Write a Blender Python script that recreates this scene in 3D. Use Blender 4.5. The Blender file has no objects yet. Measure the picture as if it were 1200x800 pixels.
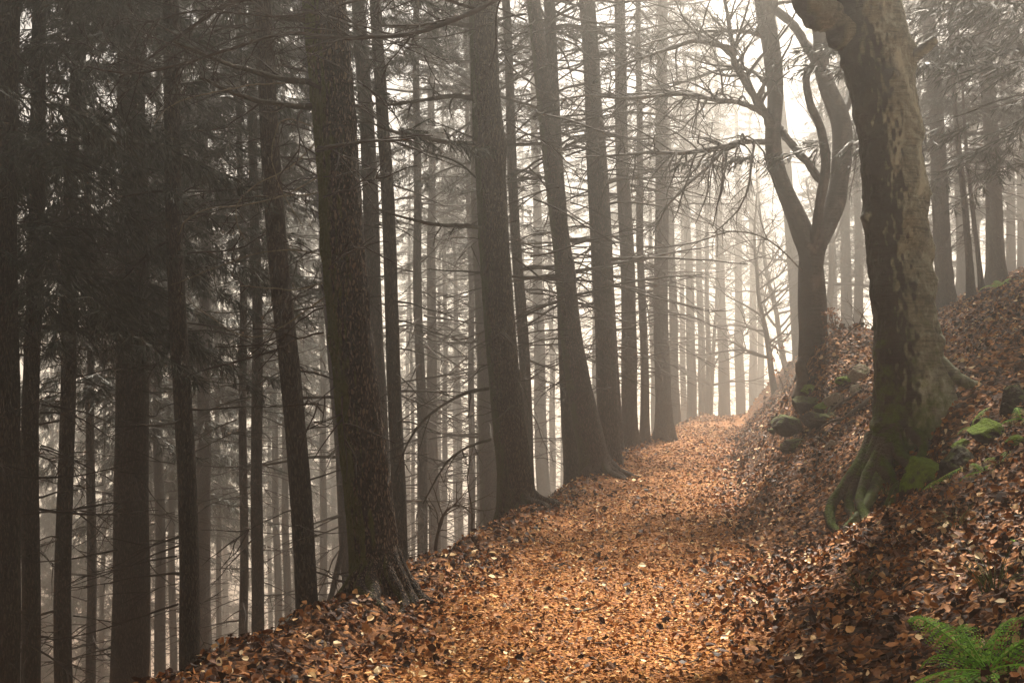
import bpy, math, random
import numpy as np
from mathutils import Vector, Matrix

# ------------------------------------------------------------------ camera, world, sun, exposure
S = bpy.context.scene
COL = S.collection
F, HX, HY, CAMZ = 1167.0, 600.0, 448.0, 1.6        # lens in photo pixels, principal point on the horizon

cam_d = bpy.data.cameras.new("camera")
cam = bpy.data.objects.new("camera", cam_d); COL.objects.link(cam)
cam.location = (0, 0, CAMZ); cam.rotation_euler = (math.pi / 2, 0, 0)
cam_d.sensor_width = 36.0; cam_d.lens = 35.0; cam_d.shift_y = 0.04
cam_d.clip_start = 0.05; cam_d.clip_end = 3000
S.camera = cam

SUN_EL, SUN_AZ = math.radians(53), math.radians(17)
W = bpy.data.worlds.new("World"); S.world = W; W.use_nodes = True
wn, wl = W.node_tree.nodes, W.node_tree.links
wn.clear()
w_out = wn.new("ShaderNodeOutputWorld"); w_bg = wn.new("ShaderNodeBackground")
sky = wn.new("ShaderNodeTexSky"); sky.sky_type = 'NISHITA'; sky.sun_disc = False
sky.sun_elevation = SUN_EL; sky.sun_rotation = SUN_AZ
sky.air_density = 1.0; sky.dust_density = 6.0; sky.ozone_density = 0.6
w_hsv = wn.new("ShaderNodeHueSaturation"); w_hsv.inputs['Saturation'].default_value = 0.25
w_mix = wn.new("ShaderNodeMix"); w_mix.data_type = 'RGBA'; w_mix.blend_type = 'MULTIPLY'
w_mix.inputs['Factor'].default_value = 1.0
w_mix.inputs['B'].default_value = (1.0, 0.97, 0.93, 1)
wl.new(sky.outputs['Color'], w_hsv.inputs['Color']); wl.new(w_hsv.outputs['Color'], w_mix.inputs['A'])
wl.new(w_mix.outputs['Result'], w_bg.inputs['Color']); w_bg.inputs['Strength'].default_value = .03
wl.new(w_bg.outputs['Background'], w_out.inputs['Surface'])

sun_d = bpy.data.lights.new("sun", 'SUN'); sun = bpy.data.objects.new("sun", sun_d); COL.objects.link(sun)
sun_d.energy = 5; sun_d.angle = math.radians(3); sun_d.color = (1.0, 0.91, 0.77)
sd = Vector((math.sin(SUN_AZ) * math.cos(SUN_EL), math.cos(SUN_AZ) * math.cos(SUN_EL), math.sin(SUN_EL)))
sun.rotation_euler = (-sd).to_track_quat('-Z', 'Y').to_euler(); sun.location = sd * 60

S.view_settings.view_transform = 'Standard'; S.view_settings.look = 'None'
S.view_settings.gamma = 1.0; S.view_settings.use_curve_mapping = False
S.view_settings.exposure = 1.95
HAZE_DENSITY, HAZE_COLOR, HAZE_ANISO = .0082, (0.98, 0.94, 0.88, 1), .8

S.render.engine = 'CYCLES'
cy = S.cycles
cy.max_bounces = 6; cy.diffuse_bounces = 3; cy.glossy_bounces = 2; cy.volume_bounces = 2
cy.transmission_bounces = 2; cy.transparent_max_bounces = 4
cy.sample_clamp_indirect = 2.0
cy.use_denoising = True
try: cy.denoiser = 'OPENIMAGEDENOISE'; cy.denoising_input_passes = 'RGB_ALBEDO_NORMAL'
except Exception: pass
cy.use_adaptive_sampling = True; cy.adaptive_threshold = 0.008

rng = np.random.default_rng(7)
PI = math.pi

# ------------------------------------------------------------------ numpy noise
def _h(ix, iy, iz):
    n = (ix.astype(np.int64) * 73856093) ^ (iy.astype(np.int64) * 19349663) ^ (iz.astype(np.int64) * 83492791)
    n = (n ^ (n >> 13)) * 1274126177
    n = n ^ (n >> 16)
    return (n & 0xFFFFF).astype(np.float64) / 0xFFFFF
def vnoise(x, y, z=0.0):
    x, y, z = np.broadcast_arrays(np.asarray(x, float), np.asarray(y, float), np.asarray(z, float))
    fx, fy, fz = np.floor(x), np.floor(y), np.floor(z)
    u, v, w = x - fx, y - fy, z - fz
    u, v, w = u*u*(3-2*u), v*v*(3-2*v), w*w*(3-2*w)
    r = 0
    for a in (0, 1):
        for b in (0, 1):
            for c in (0, 1):
                r = r + _h(fx+a, fy+b, fz+c) * (u if a else 1-u) * (v if b else 1-v) * (w if c else 1-w)
    return r * 2 - 1
def fbm(x, y, z=0.0, o=4):
    r, a = 0, 0.5
    for k in range(o):
        r = r + a * vnoise(np.asarray(x)*2**k + 17.3*k, np.asarray(y)*2**k + 5.1*k, np.asarray(z)*2**k + 9.7*k); a *= 0.5
    return r

# ------------------------------------------------------------------ terrain
def sstep(a, b, x):
    t = np.clip((np.asarray(x, float) - a) / (b - a), 0, 1); return t*t*(3-2*t)
def pc(Y):
    y = np.clip(Y, -20, 70)
    return -0.75 + 0.18*y + 0.00113*y*y
def edge(Y):
    return -1.35 - 0.75*np.exp(-(np.clip(Y, 3, 100) - 5)/5.0)
MOUNDS = [(4.75, 10.75, 0.42, 0.75), (5.0, 15.75, 0.98, 0.75), (-1.25, 8.6, 0.10, 0.6), (4.6, 14.6, 0.25, 0.6),
          (10.5, 38.0, 0.8, 1.6), (4.9, 8.9, 0.22, 0.5), (3.25, 9.35, -0.40, 0.75)]
def height(X, Y, detail=True):
    X = np.asarray(X, float); Y = np.asarray(Y, float)
    d = X - pc(Y)
    # left: a low leafy lip, then the slope falls away into the valley
    t = edge(Y) - d
    soft = (np.sqrt(t*t + 0.12**2) + t - 0.0) * 0.5
    zl = -0.95*soft + 0.22*np.maximum(0, soft - 3.5) + 0.30*np.maximum(0, soft - 40) + 0.40*np.maximum(0, soft - 75)
    lip = 0.10*np.exp(-((d - edge(Y) - 0.22)/0.28)**2) * (0.6 + 0.8*vnoise(Y*0.8, 3.1))
    # right: cut bank that gets steeper along the path, then the hillside
    u = np.maximum(0, d - 1.2)
    s = 0.52 + 0.55*sstep(8, 17, Y)
    za = s*u; zb = 1.05 + 0.46*u
    k = 0.35
    zr = -k*np.log(np.exp(-za/k) + np.exp(-zb/k)) + k*math.log(1 + math.exp(-1.05/k))*np.exp(-u)
    zr = np.where(u > 9, (1.05 + 0.46*9) + 0.10*(u - 9) , zr)
    zr = np.where(u > 0, np.maximum(zr, 0), 0)
    zr = np.minimum(zr, 9.0)
    z = zl + zr + lip
    # crest, then the path drops out of sight
    z = z - 0.11*np.maximum(0, Y - 47) * sstep(45, 60, Y)
    for (mx, my, mh, mr) in MOUNDS:
        z = z + mh*np.exp(-((X-mx)**2 + (Y-my)**2)/(2*mr*mr)*1.6)
    if detail:
        onpath = (1 - sstep(0.8, 1.5, np.abs(d + 0.05)))
        rough = 0.03*onpath + 0.13*(1 - onpath)
        z = z + rough*fbm(X*1.3, Y*1.3, 0.5, 4) + 0.045*(1-onpath)*vnoise(X*5.5, Y*5.5, 2.2) + 0.012*onpath*vnoise(X*6, Y*3, 7)
        z = z - 0.03*np.exp(-((np.abs(d)-0.62)/0.2)**2)*onpath
    return z
def H1(x, y): return float(height(np.array([x]), np.array([y]))[0])
def normals(X, Y):
    e = 0.06
    dx = (height(X+e, Y) - height(X-e, Y)) / (2*e); dy = (height(X, Y+e) - height(X, Y-e)) / (2*e)
    n = np.stack([-dx, -dy, np.ones_like(dx)], 1)
    return n / np.linalg.norm(n, axis=1, keepdims=True)

def at(px, py, Y):
    return np.array([(px - HX)/F*Y, Y, CAMZ - (py - HY)/F*Y])
def ground_at(px, py, y0=3.0, y1=70.0):
    ys = np.arange(y0, y1, 0.05)
    z = CAMZ - (py - HY)/F*ys
    h = height((px - HX)/F*ys, ys)
    i = np.argmax(h >= z)
    return np.array([(px - HX)/F*ys[i], ys[i], h[i]])

# ------------------------------------------------------------------ mesh helpers
def mesh_np(name, V, faces, smooth=True):
    """faces: list of int arrays (n,k)"""
    me = bpy.data.meshes.new(name)
    V = np.asarray(V, np.float32)
    faces = [np.asarray(f, np.int32) for f in faces if len(f)]
    loops = np.concatenate([f.ravel() for f in faces])
    tot = np.concatenate([np.full(len(f), f.shape[1], np.int32) for f in faces])
    start = np.concatenate([[0], np.cumsum(tot)[:-1]]).astype(np.int32)
    me.vertices.add(len(V)); me.vertices.foreach_set("co", V.ravel())
    me.loops.add(len(loops)); me.loops.foreach_set("vertex_index", loops)
    me.polygons.add(len(tot)); me.polygons.foreach_set("loop_start", start); me.polygons.foreach_set("loop_total", tot)
    me.polygons.foreach_set("use_smooth", np.full(len(tot), smooth))
    me.update(calc_edges=True); me.validate()
    return me
def obj(name, me, mat, parent=None, loc=None):
    o = bpy.data.objects.new(name, me); COL.objects.link(o)
    if mat is not None and len(me.materials) == 0: me.materials.append(mat)
    if parent is not None: o.parent = parent
    if loc is not None: o.location = loc
    return o
def tag(o, label=None, cat=None, group=None, kind=None):
    if label: o['label'] = label
    if cat: o['category'] = cat
    if group: o['group'] = group
    if kind: o['kind'] = kind
    return o
def empty(name, loc, label, cat, group=None):
    o = bpy.data.objects.new(name, None); COL.objects.link(o); o.location = loc
    o.empty_display_size = 0.3
    return tag(o, label, cat, group)

def tubes(polys, sides):
    """polys: list of (P(n,3), R(n)) -> V, [quads]"""
    by = {}
    for P, R in polys: by.setdefault(len(P), []).append((P, R))
    VV, FF, off = [], [], 0
    ang = np.arange(sides)/sides*2*PI
    for n, lst in by.items():
        P = np.array([p for p, _ in lst], float); R = np.array([r for _, r in lst], float)
        B = len(lst)
        T = np.gradient(P, axis=1); T /= np.linalg.norm(T, axis=2, keepdims=True) + 1e-9
        mean = np.abs(P[:, -1] - P[:, 0]); ref = np.eye(3)[np.argmin(mean, axis=1)][:, None, :]
        N = np.cross(T, ref); N /= np.linalg.norm(N, axis=2, keepdims=True) + 1e-9
        Bn = np.cross(T, N)
        ring = P[:, :, None, :] + R[:, :, None, None]*(N[:, :, None, :]*np.cos(ang)[None, None, :, None] + Bn[:, :, None, :]*np.sin(ang)[None, None, :, None])
        VV.append(ring.reshape(-1, 3))
        b, i, j = np.meshgrid(np.arange(B), np.arange(n-1), np.arange(sides), indexing='ij')
        base = off + b*n*sides
        j2 = (j+1) % sides
        q = np.stack([base+i*sides+j, base+i*sides+j2, base+(i+1)*sides+j2, base+(i+1)*sides+j], -1).reshape(-1, 4)
        FF.append(q); off += B*n*sides
    return np.concatenate(VV), [np.concatenate(FF)]

def smooth_path(pts, n):
    """Catmull-Rom resample of control points (rows: x,y,z[,r])"""
    pts = np.asarray(pts, float)
    k = len(pts)
    P = np.vstack([2*pts[0]-pts[1], pts, 2*pts[-1]-pts[-2]])
    t = np.linspace(0, k-1-1e-6, n); i = t.astype(int); u = (t-i)[:, None]
    a, b, c, d = P[i], P[i+1], P[i+2], P[i+3]
    return 0.5*((2*b) + (c-a)*u + (2*a-5*b+4*c-d)*u*u + (3*b-a-3*c+d)*u**3)

def unit(v): return v/(np.linalg.norm(v)+1e-9)
def grow(out, p, d, L, r, depth, R, lift=0.05, wob=0.28, kids=(3, 6), spread=0.9, shrink=0.55, n=8):
    """a branch and its side branches, appended to out as polylines"""
    P = [np.array(p, float)]; d = unit(np.array(d, float)); seg = L/(n-1)
    for i in range(n-1):
        d = unit(d + R.normal(0, wob, 3)*0.6 + np.array([0, 0, lift]))
        P.append(P[-1] + d*seg)
    P = np.array(P); rr = r*np.linspace(1, 0.32, n); out.append((P, rr))
    if depth <= 0: return
    for _ in range(R.integers(kids[0], kids[1]+1)):
        t = R.uniform(0.2, 0.98); i = min(int(t*(n-1)), n-2)
        q = P[i] + (P[i+1]-P[i])*(t*(n-1)-i)
        ax = unit(P[i+1]-P[i])
        s = unit(np.cross(ax, R.normal(0, 1, 3)))
        nd = unit(ax*R.uniform(0.5, 1.0) + s*spread)
        grow(out, q, nd, L*R.uniform(0.4, 0.75)*shrink/0.55*(1-0.3*t), max(rr[i]*R.uniform(0.45, 0.65), 0.0025), depth-1, R, lift, wob, kids, spread, shrink, n)

# ------------------------------------------------------------------ materials
def mat_new(name, rough=0.85, spec=0.25):
    m = bpy.data.materials.new(name); m.use_nodes = True
    nt = m.node_tree; b = nt.nodes['Principled BSDF']
    b.inputs['Roughness'].default_value = rough; b.inputs['Specular IOR Level'].default_value = spec
    return m, nt, b
def N(nt, t, **kw):
    n = nt.nodes.new(t)
    for k, v in kw.items():
        if k in n.inputs: n.inputs[k].default_value = v
        else: setattr(n, k, v)
    return n
def ramp(nt, fac, stops):
    r = nt.nodes.new('ShaderNodeValToRGB'); e = r.color_ramp.elements
    while len(e) < len(stops): e.new(0.5)
    for i, (p, c) in enumerate(stops): e[i].position = p; e[i].color = (*c, 1)
    nt.links.new(fac, r.inputs['Fac']); return r.outputs['Color']
def mixc(nt, fac, a, b, mode='MIX'):
    n = nt.nodes.new('ShaderNodeMix'); n.data_type = 'RGBA'; n.blend_type = mode
    for s, v in (('Factor', fac), ('A', a), ('B', b)):
        if hasattr(v, 'is_linked'): nt.links.new(v, n.inputs[s])
        elif s == 'Factor': n.inputs[s].default_value = v
        else: n.inputs[s].default_value = (*v, 1)
    return n.outputs['Result']
def coords(nt, scale, kind='Object'):
    tc = nt.nodes.new('ShaderNodeTexCoord'); mp = nt.nodes.new('ShaderNodeMapping'); mp.inputs['Scale'].default_value = scale
    nt.links.new(tc.outputs[kind], mp.inputs['Vector']); return mp.outputs['Vector']
def noise(nt, vec, scale, detail=5, rough=0.6, dist=0.0):
    n = N(nt, 'ShaderNodeTexNoise', Scale=scale, Detail=detail, Roughness=rough, Distortion=dist)
    nt.links.new(vec, n.inputs['Vector']); return n.outputs['Fac']
def bump(nt, b, hgt, strength, dist):
    n = N(nt, 'ShaderNodeBump', Strength=strength, Distance=dist)
    nt.links.new(hgt, n.inputs['Height']); nt.links.new(n.outputs['Normal'], b.inputs['Normal']); return n
def math_n(nt, op, a, b=None):
    n = nt.nodes.new('ShaderNodeMath'); n.operation = op
    for i, v in enumerate((a, b)):
        if v is None: continue
        if hasattr(v, 'is_linked'): nt.links.new(v, n.inputs[i])
        else: n.inputs[i].default_value = v
    return n.outputs[0]

def bark_mat(name, dark, mid, light, moss=None, moss_amt=0.0, sx=9, sz=2.2, bump_s=0.9, bump_d=0.03):
    m, nt, b = mat_new(name, 0.88, 0.3)
    oi = nt.nodes.new('ShaderNodeObjectInfo')
    tc = nt.nodes.new('ShaderNodeTexCoord')
    off = nt.nodes.new('ShaderNodeVectorMath'); off.operation = 'MULTIPLY_ADD'
    comb = nt.nodes.new('ShaderNodeCombineXYZ')
    for s in 'XYZ': nt.links.new(oi.outputs['Random'], comb.inputs[s])
    nt.links.new(comb.outputs[0], off.inputs[0]); off.inputs[1].default_value = (37, 53, 71)
    nt.links.new(tc.outputs['Object'], off.inputs[2])
    mp = nt.nodes.new('ShaderNodeMapping'); mp.inputs['Scale'].default_value = (sx, sx, sz)
    nt.links.new(off.outputs[0], mp.inputs['Vector'])
    v = mp.outputs['Vector']
    vo = N(nt, 'ShaderNodeTexVoronoi', Scale=2.2); vo.feature = 'DISTANCE_TO_EDGE'
    warp = N(nt, 'ShaderNodeTexNoise', Scale=1.6, Detail=3)
    nt.links.new(v, warp.inputs['Vector'])
    add = nt.nodes.new('ShaderNodeVectorMath'); add.operation = 'MULTIPLY_ADD'
    nt.links.new(warp.outputs['Color'], add.inputs[0]); add.inputs[1].default_value = (1.1, 1.1, 1.1); nt.links.new(v, add.inputs[2])
    nt.links.new(add.outputs[0], vo.inputs['Vector'])
    n1 = noise(nt, v, 3.0, 8, 0.7)
    plate = math_n(nt, 'MINIMUM', math_n(nt, 'MULTIPLY', vo.outputs['Distance'], 4.0), 1.0)
    hgt = math_n(nt, 'ADD', math_n(nt, 'MULTIPLY', plate, 0.7), math_n(nt, 'MULTIPLY', n1, 0.6))
    c = ramp(nt, hgt, [(0.30, dark), (0.62, mid), (0.80, mid), (1.0, light)])
    vb = coords(nt, (1, 1, 0.5)); big = noise(nt, vb, 1.6, 4, 0.6)
    c = mixc(nt, 0.5, c, ramp(nt, big, [(0.3, (0.55, 0.55, 0.55)), (0.7, (1.25, 1.2, 1.15))]), 'MULTIPLY')
    if moss:
        g = nt.nodes.new('ShaderNodeNewGeometry'); sp = nt.nodes.new('ShaderNodeSeparateXYZ')
        nt.links.new(g.outputs['Normal'], sp.inputs[0])
        side = math_n(nt, 'MULTIPLY', sp.outputs['X'], -0.32)
        mn = noise(nt, coords(nt, (1, 1, 0.6)), 7.0, 6, 0.7)
        mm = math_n(nt, 'ADD', side, mn)
        f = N(nt, 'ShaderNodeMapRange'); nt.links.new(mm, f.inputs['Value'])
        f.inputs['From Min'].default_value = 0.62 - moss_amt; f.inputs['From Max'].default_value = 0.80 - moss_amt
        fm = math_n(nt, 'MULTIPLY', f.outputs[0], 0.8)
        c = mixc(nt, fm, c, moss)
    nt.links.new(c, b.inputs['Base Color'])
    bump(nt, b, hgt, bump_s, bump_d)
    return m
M = {}
M['spruce_bark'] = bark_mat('spruce_bark', (0.010, 0.008, 0.006), (0.032, 0.024, 0.018), (0.075, 0.058, 0.044), None, 0, 16, 4.5, 0.9, 0.03)
M['mossy_bark'] = bark_mat('mossy_bark', (0.006, 0.005, 0.004), (0.038, 0.027, 0.019), (0.15, 0.11, 0.078), (0.070, 0.080, 0.010), 0.11, 20, 8.0, 1.0, 0.05)
M['plain_bark'] = bark_mat('plain_bark', (0.007, 0.005, 0.004), (0.040, 0.029, 0.021), (0.085, 0.062, 0.046), (0.04, 0.05, 0.012), 0.0, 18, 6.0, 1.0, 0.045)

def beech_mat(name, base, lichen, dark, moss, amt):
    m, nt, b = mat_new(name, 0.7, 0.35)
    v = coords(nt, (1, 1, 1))
    big = noise(nt, v, 2.3, 6, 0.62, 0.6)
    fine = noise(nt, v, 22, 6, 0.7)
    wr = noise(nt, coords(nt, (2.0, 2.0, 26)), 1.6, 4, 0.6, 0.8)          # horizontal wrinkles
    c = ramp(nt, fine, [(0.3, tuple(x*0.6 for x in base)), (0.55, base), (0.75, lichen)])
    c = mixc(nt, 0.55, c, ramp(nt, wr, [(0.40, (0.25, 0.23, 0.19)), (0.50, (1, 1, 1))]), 'MULTIPLY')
    pt = noise(nt, coords(nt, (1, 1, 0.7)), 2.7, 7, 0.66, 0.5)
    c = mixc(nt, ramp(nt, pt, [(0.50, (0, 0, 0)), (0.62, (0.75, 0.75, 0.75))]), c, tuple(x*1.25 for x in lichen))  # pale lichen-toned patches that paint in the lit spots on the bark
    dk = noise(nt, coords(nt, (1, 1, 0.8)), 3.2, 8, 0.72, 0.4)
    c = mixc(nt, ramp(nt, dk, [(0.52, (0, 0, 0)), (0.70, (0.85, 0.85, 0.85))]), c, dark)
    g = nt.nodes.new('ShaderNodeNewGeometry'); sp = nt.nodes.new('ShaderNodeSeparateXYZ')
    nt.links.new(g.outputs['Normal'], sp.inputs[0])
    # the left flank's shade is painted into the bark, moss grows on the low trunk
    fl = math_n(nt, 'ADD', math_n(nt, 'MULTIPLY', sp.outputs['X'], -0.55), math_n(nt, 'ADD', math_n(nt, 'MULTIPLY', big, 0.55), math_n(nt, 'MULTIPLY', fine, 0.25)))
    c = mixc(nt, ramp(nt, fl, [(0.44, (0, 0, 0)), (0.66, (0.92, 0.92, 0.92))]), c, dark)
    so = nt.nodes.new('ShaderNodeSeparateXYZ'); nt.links.new(v, so.inputs[0])
    low = N(nt, 'ShaderNodeMapRange'); nt.links.new(so.outputs['Z'], low.inputs['Value'])
    low.inputs['From Min'].default_value = 1.5; low.inputs['From Max'].default_value = 0.0
    mo = math_n(nt, 'ADD', math_n(nt, 'MULTIPLY', low.outputs[0], amt), noise(nt, v, 6, 7, 0.7))
    c = mixc(nt, ramp(nt, mo, [(0.62, (0, 0, 0)), (0.85, (0.85, 0.85, 0.85))]), c, moss)
    nt.links.new(c, b.inputs['Base Color'])
    hh = math_n(nt, 'ADD', math_n(nt, 'MULTIPLY', wr, 0.5), math_n(nt, 'ADD', math_n(nt, 'MULTIPLY', fine, 0.5), math_n(nt, 'MULTIPLY', dk, 1.4)))
    bump(nt, b, hh, 0.9, 0.04)
    return m
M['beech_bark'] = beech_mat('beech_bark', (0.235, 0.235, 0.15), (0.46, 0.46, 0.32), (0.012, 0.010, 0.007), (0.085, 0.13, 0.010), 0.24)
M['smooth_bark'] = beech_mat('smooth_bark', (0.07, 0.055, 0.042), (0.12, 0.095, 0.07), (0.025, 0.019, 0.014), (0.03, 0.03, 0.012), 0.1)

def plain_mat(name, col, rough=0.85, var=0.35, scale=12, bs=0.4, bd=0.01, spec=0.25):
    m, nt, b = mat_new(name, rough, spec)
    f = noise(nt, coords(nt, (1, 1, 1)), scale, 6, 0.65)
    c = ramp(nt, f, [(0.3, tuple(x*(1-var) for x in col)), (0.7, tuple(min(1, x*(1+var)) for x in col))])
    nt.links.new(c, b.inputs['Base Color']); bump(nt, b, f, bs, bd); return m
M['twig'] = plain_mat('twig', (0.035, 0.026, 0.020))
M['limb_bark'] = plain_mat('limb_bark', (0.034, 0.028, 0.016), 0.85, 0.6, 18, 0.8, 0.02)
M['pale_twig'] = plain_mat('pale_twig', (0.14, 0.12, 0.085))
M['dead_wood'] = plain_mat('dead_wood', (0.07, 0.05, 0.036), 0.9, 0.5, 9, 0.8, 0.02)

def leafy(name, stops, rough=0.5, trans=0.0, spec=0.4):
    m, nt, b = mat_new(name, rough, spec)
    g = nt.nodes.new('ShaderNodeNewGeometry')
    c = ramp(nt, g.outputs['Random Per Island'], stops)
    nt.links.new(c, b.inputs['Base Color'])
    if trans:
        out = nt.nodes['Material Output']; t = nt.nodes.new('ShaderNodeBsdfTranslucent'); mx = nt.nodes.new('ShaderNodeMixShader')
        nt.links.new(c, t.inputs['Color']); mx.inputs[0].default_value = trans
        nt.links.new(b.outputs[0], mx.inputs[1]); nt.links.new(t.outputs[0], mx.inputs[2]); nt.links.new(mx.outputs[0], out.inputs['Surface'])
    return m
M['needles'] = leafy('needles', [(0, (0.010, 0.013, 0.008)), (0.5, (0.017, 0.023, 0.013)), (1, (0.034, 0.038, 0.020))], 0.6)
M['litter'] = leafy('litter', [(0, (0.012, 0.005, 0.003)), (0.40, (0.055, 0.018, 0.006)), (0.64, (0.21, 0.075, 0.018)), (0.84, (0.38, 0.155, 0.043)), (0.93, (0.52, 0.27, 0.09)), (0.955, (0.70, 0.50, 0.26)), (1, (0.78, 0.62, 0.38))], 0.68, 0.0, 0.28)
M['path_litter'] = leafy('path_litter', [(0, (0.05, 0.018, 0.004)), (0.25, (0.20, 0.070, 0.012)), (0.65, (0.37, 0.15, 0.028)), (0.93, (0.48, 0.24, 0.062)), (0.96, (0.68, 0.48, 0.22)), (1, (0.76, 0.60, 0.36))], 0.72, 0.0, 0.22)
M['fern'] = leafy('fern', [(0, (0.08, 0.19, 0.012)), (0.5, (0.15, 0.35, 0.022)), (0.90, (0.27, 0.48, 0.045)), (1, (0.34, 0.25, 0.07))], 0.6, 0.35, 0.2)
M['fern_pale'] = leafy('fern_pale', [(0, (0.20, 0.34, 0.04)), (1, (0.36, 0.52, 0.08))], 0.5, 0.3)
M['grass'] = leafy('grass', [(0, (0.06, 0.10, 0.02)), (0.6, (0.12, 0.16, 0.04)), (1, (0.30, 0.25, 0.11))], 0.5, 0.2)
M['brown_leaf'] = leafy('brown_leaf', [(0, (0.10, 0.04, 0.015)), (1, (0.30, 0.13, 0.05))], 0.5, 0.25)

def ground_mat():
    m, nt, b = mat_new('forest_floor', 0.9, 0.2)
    v = coords(nt, (1, 1, 1))
    at_ = nt.nodes.new('ShaderNodeAttribute'); at_.attribute_name = 'path'
    wn_ = N(nt, 'ShaderNodeTexNoise', Scale=14.0, Detail=2); nt.links.new(v, wn_.inputs['Vector'])
    ad = nt.nodes.new('ShaderNodeVectorMath'); ad.operation = 'MULTIPLY_ADD'
    nt.links.new(wn_.outputs['Color'], ad.inputs[0]); ad.inputs[1].default_value = (0.06, 0.06, 0.06); nt.links.new(v, ad.inputs[2])
    def cells(scale):
        vo = N(nt, 'ShaderNodeTexVoronoi', Scale=scale); nt.links.new(ad.outputs[0], vo.inputs['Vector'])
        sp = nt.nodes.new('ShaderNodeSeparateColor'); nt.links.new(vo.outputs['Color'], sp.inputs[0]); return sp.outputs[0], vo.outputs['Distance']
    r1, d1 = cells(22); r2, d2 = cells(55)
    rough_c = ramp(nt, r1, [(0, (0.018, 0.009, 0.006)), (0.45, (0.07, 0.027, 0.011)), (0.75, (0.20, 0.085, 0.03)), (1, (0.38, 0.19, 0.08))])
    path_c = ramp(nt, r2, [(0, (0.11, 0.036, 0.008)), (0.5, (0.24, 0.085, 0.018)), (0.8, (0.33, 0.135, 0.034)), (1, (0.44, 0.22, 0.07))])
    c = mixc(nt, at_.outputs['Fac'], rough_c, path_c)
    big = noise(nt, v, 0.9, 5, 0.6)
    c = mixc(nt, 0.6, c, ramp(nt, big, [(0.3, (0.5, 0.45, 0.42)), (0.65, (1.15, 1.1, 1.05))]), 'MULTIPLY')
    nt.links.new(c, b.inputs['Base Color'])
    h = math_n(nt, 'ADD', math_n(nt, 'ADD', r1, math_n(nt, 'MULTIPLY', d1, -2.0)), math_n(nt, 'MULTIPLY', noise(nt, v, 60, 3, 0.6), 0.5))
    bump(nt, b, h, 0.8, 0.02)
    return m
M['ground'] = ground_mat()

def stone_mat(name, col, moss, lvl):
    m, nt, b = mat_new(name, 0.9, 0.2)
    v = coords(nt, (1, 1, 1)); f = noise(nt, v, 7, 8, 0.7)
    c = ramp(nt, f, [(0.3, tuple(x*0.4 for x in col)), (0.7, col)])
    g = nt.nodes.new('ShaderNodeNewGeometry'); sp = nt.nodes.new('ShaderNodeSeparateXYZ'); nt.links.new(g.outputs['Normal'], sp.inputs[0])
    mm = math_n(nt, 'ADD', math_n(nt, 'MULTIPLY', sp.outputs['Z'], 0.35), noise(nt, v, 5, 7, 0.7))
    mc = ramp(nt, noise(nt, v, 25, 5, 0.7), [(0.3, tuple(x*0.35 for x in moss)), (0.7, moss)])
    c = mixc(nt, ramp(nt, mm, [(lvl, (0, 0, 0)), (lvl+0.12, (1, 1, 1))]), c, mc)
    nt.links.new(c, b.inputs['Base Color'])
    bump(nt, b, math_n(nt, 'ADD', f, noise(nt, v, 40, 4, 0.7)), 1.0, 0.03); return m
M['dark_stone'] = stone_mat('dark_stone', (0.045, 0.035, 0.028), (0.08, 0.10, 0.015), 0.66)
M['pale_stone'] = stone_mat('pale_stone', (0.42, 0.34, 0.25), (0.09, 0.09, 0.02), 0.70)
M['moss_root'] = stone_mat('moss_root', (0.10, 0.085, 0.055), (0.07, 0.11, 0.010), 0.60)
M['moss_stone'] = stone_mat('moss_stone', (0.05, 0.04, 0.03), (0.17, 0.26, 0.018), 0.48)

# ------------------------------------------------------------------ ground
def axis(dense_lo, dense_hi, step, lo, hi, gr):
    a = list(np.arange(dense_lo, dense_hi, step)); s = step; x = a[-1]
    while x < hi: s *= gr; x += s; a.append(x)
    s = step; x = a[0]
    while x > lo: s *= gr; x -= s; a.insert(0, x)
    return np.array(a)
dd = axis(-3.2, 7.5, 0.075, -420, 420, 1.10)
yy = axis(3.0, 16.0, 0.09, -150, 520, 1.045)
D, Yg = np.meshgrid(dd, yy)
Xg = pc(Yg) + D
Zg = height(Xg, Yg)
V = np.stack([Xg, Yg, Zg], -1).reshape(-1, 3)
ny, nx = D.shape
i, j = np.meshgrid(np.arange(ny-1), np.arange(nx-1), indexing='ij')
q = np.stack([i*nx+j, i*nx+j+1, (i+1)*nx+j+1, (i+1)*nx+j], -1).reshape(-1, 4)
gm = mesh_np('ground', V, [q])
wob = 0.25*fbm(Xg*0.7, Yg*0.7, 3)
pm = (1 - sstep(0.95, 1.5, np.abs(D - 0.0 + wob)))
ca = gm.attributes.new('path', 'FLOAT', 'POINT'); ca.data.foreach_set('value', pm.ravel().astype(np.float32))
ground = obj('ground', gm, M['ground']); ground['kind'] = 'structure'

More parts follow.
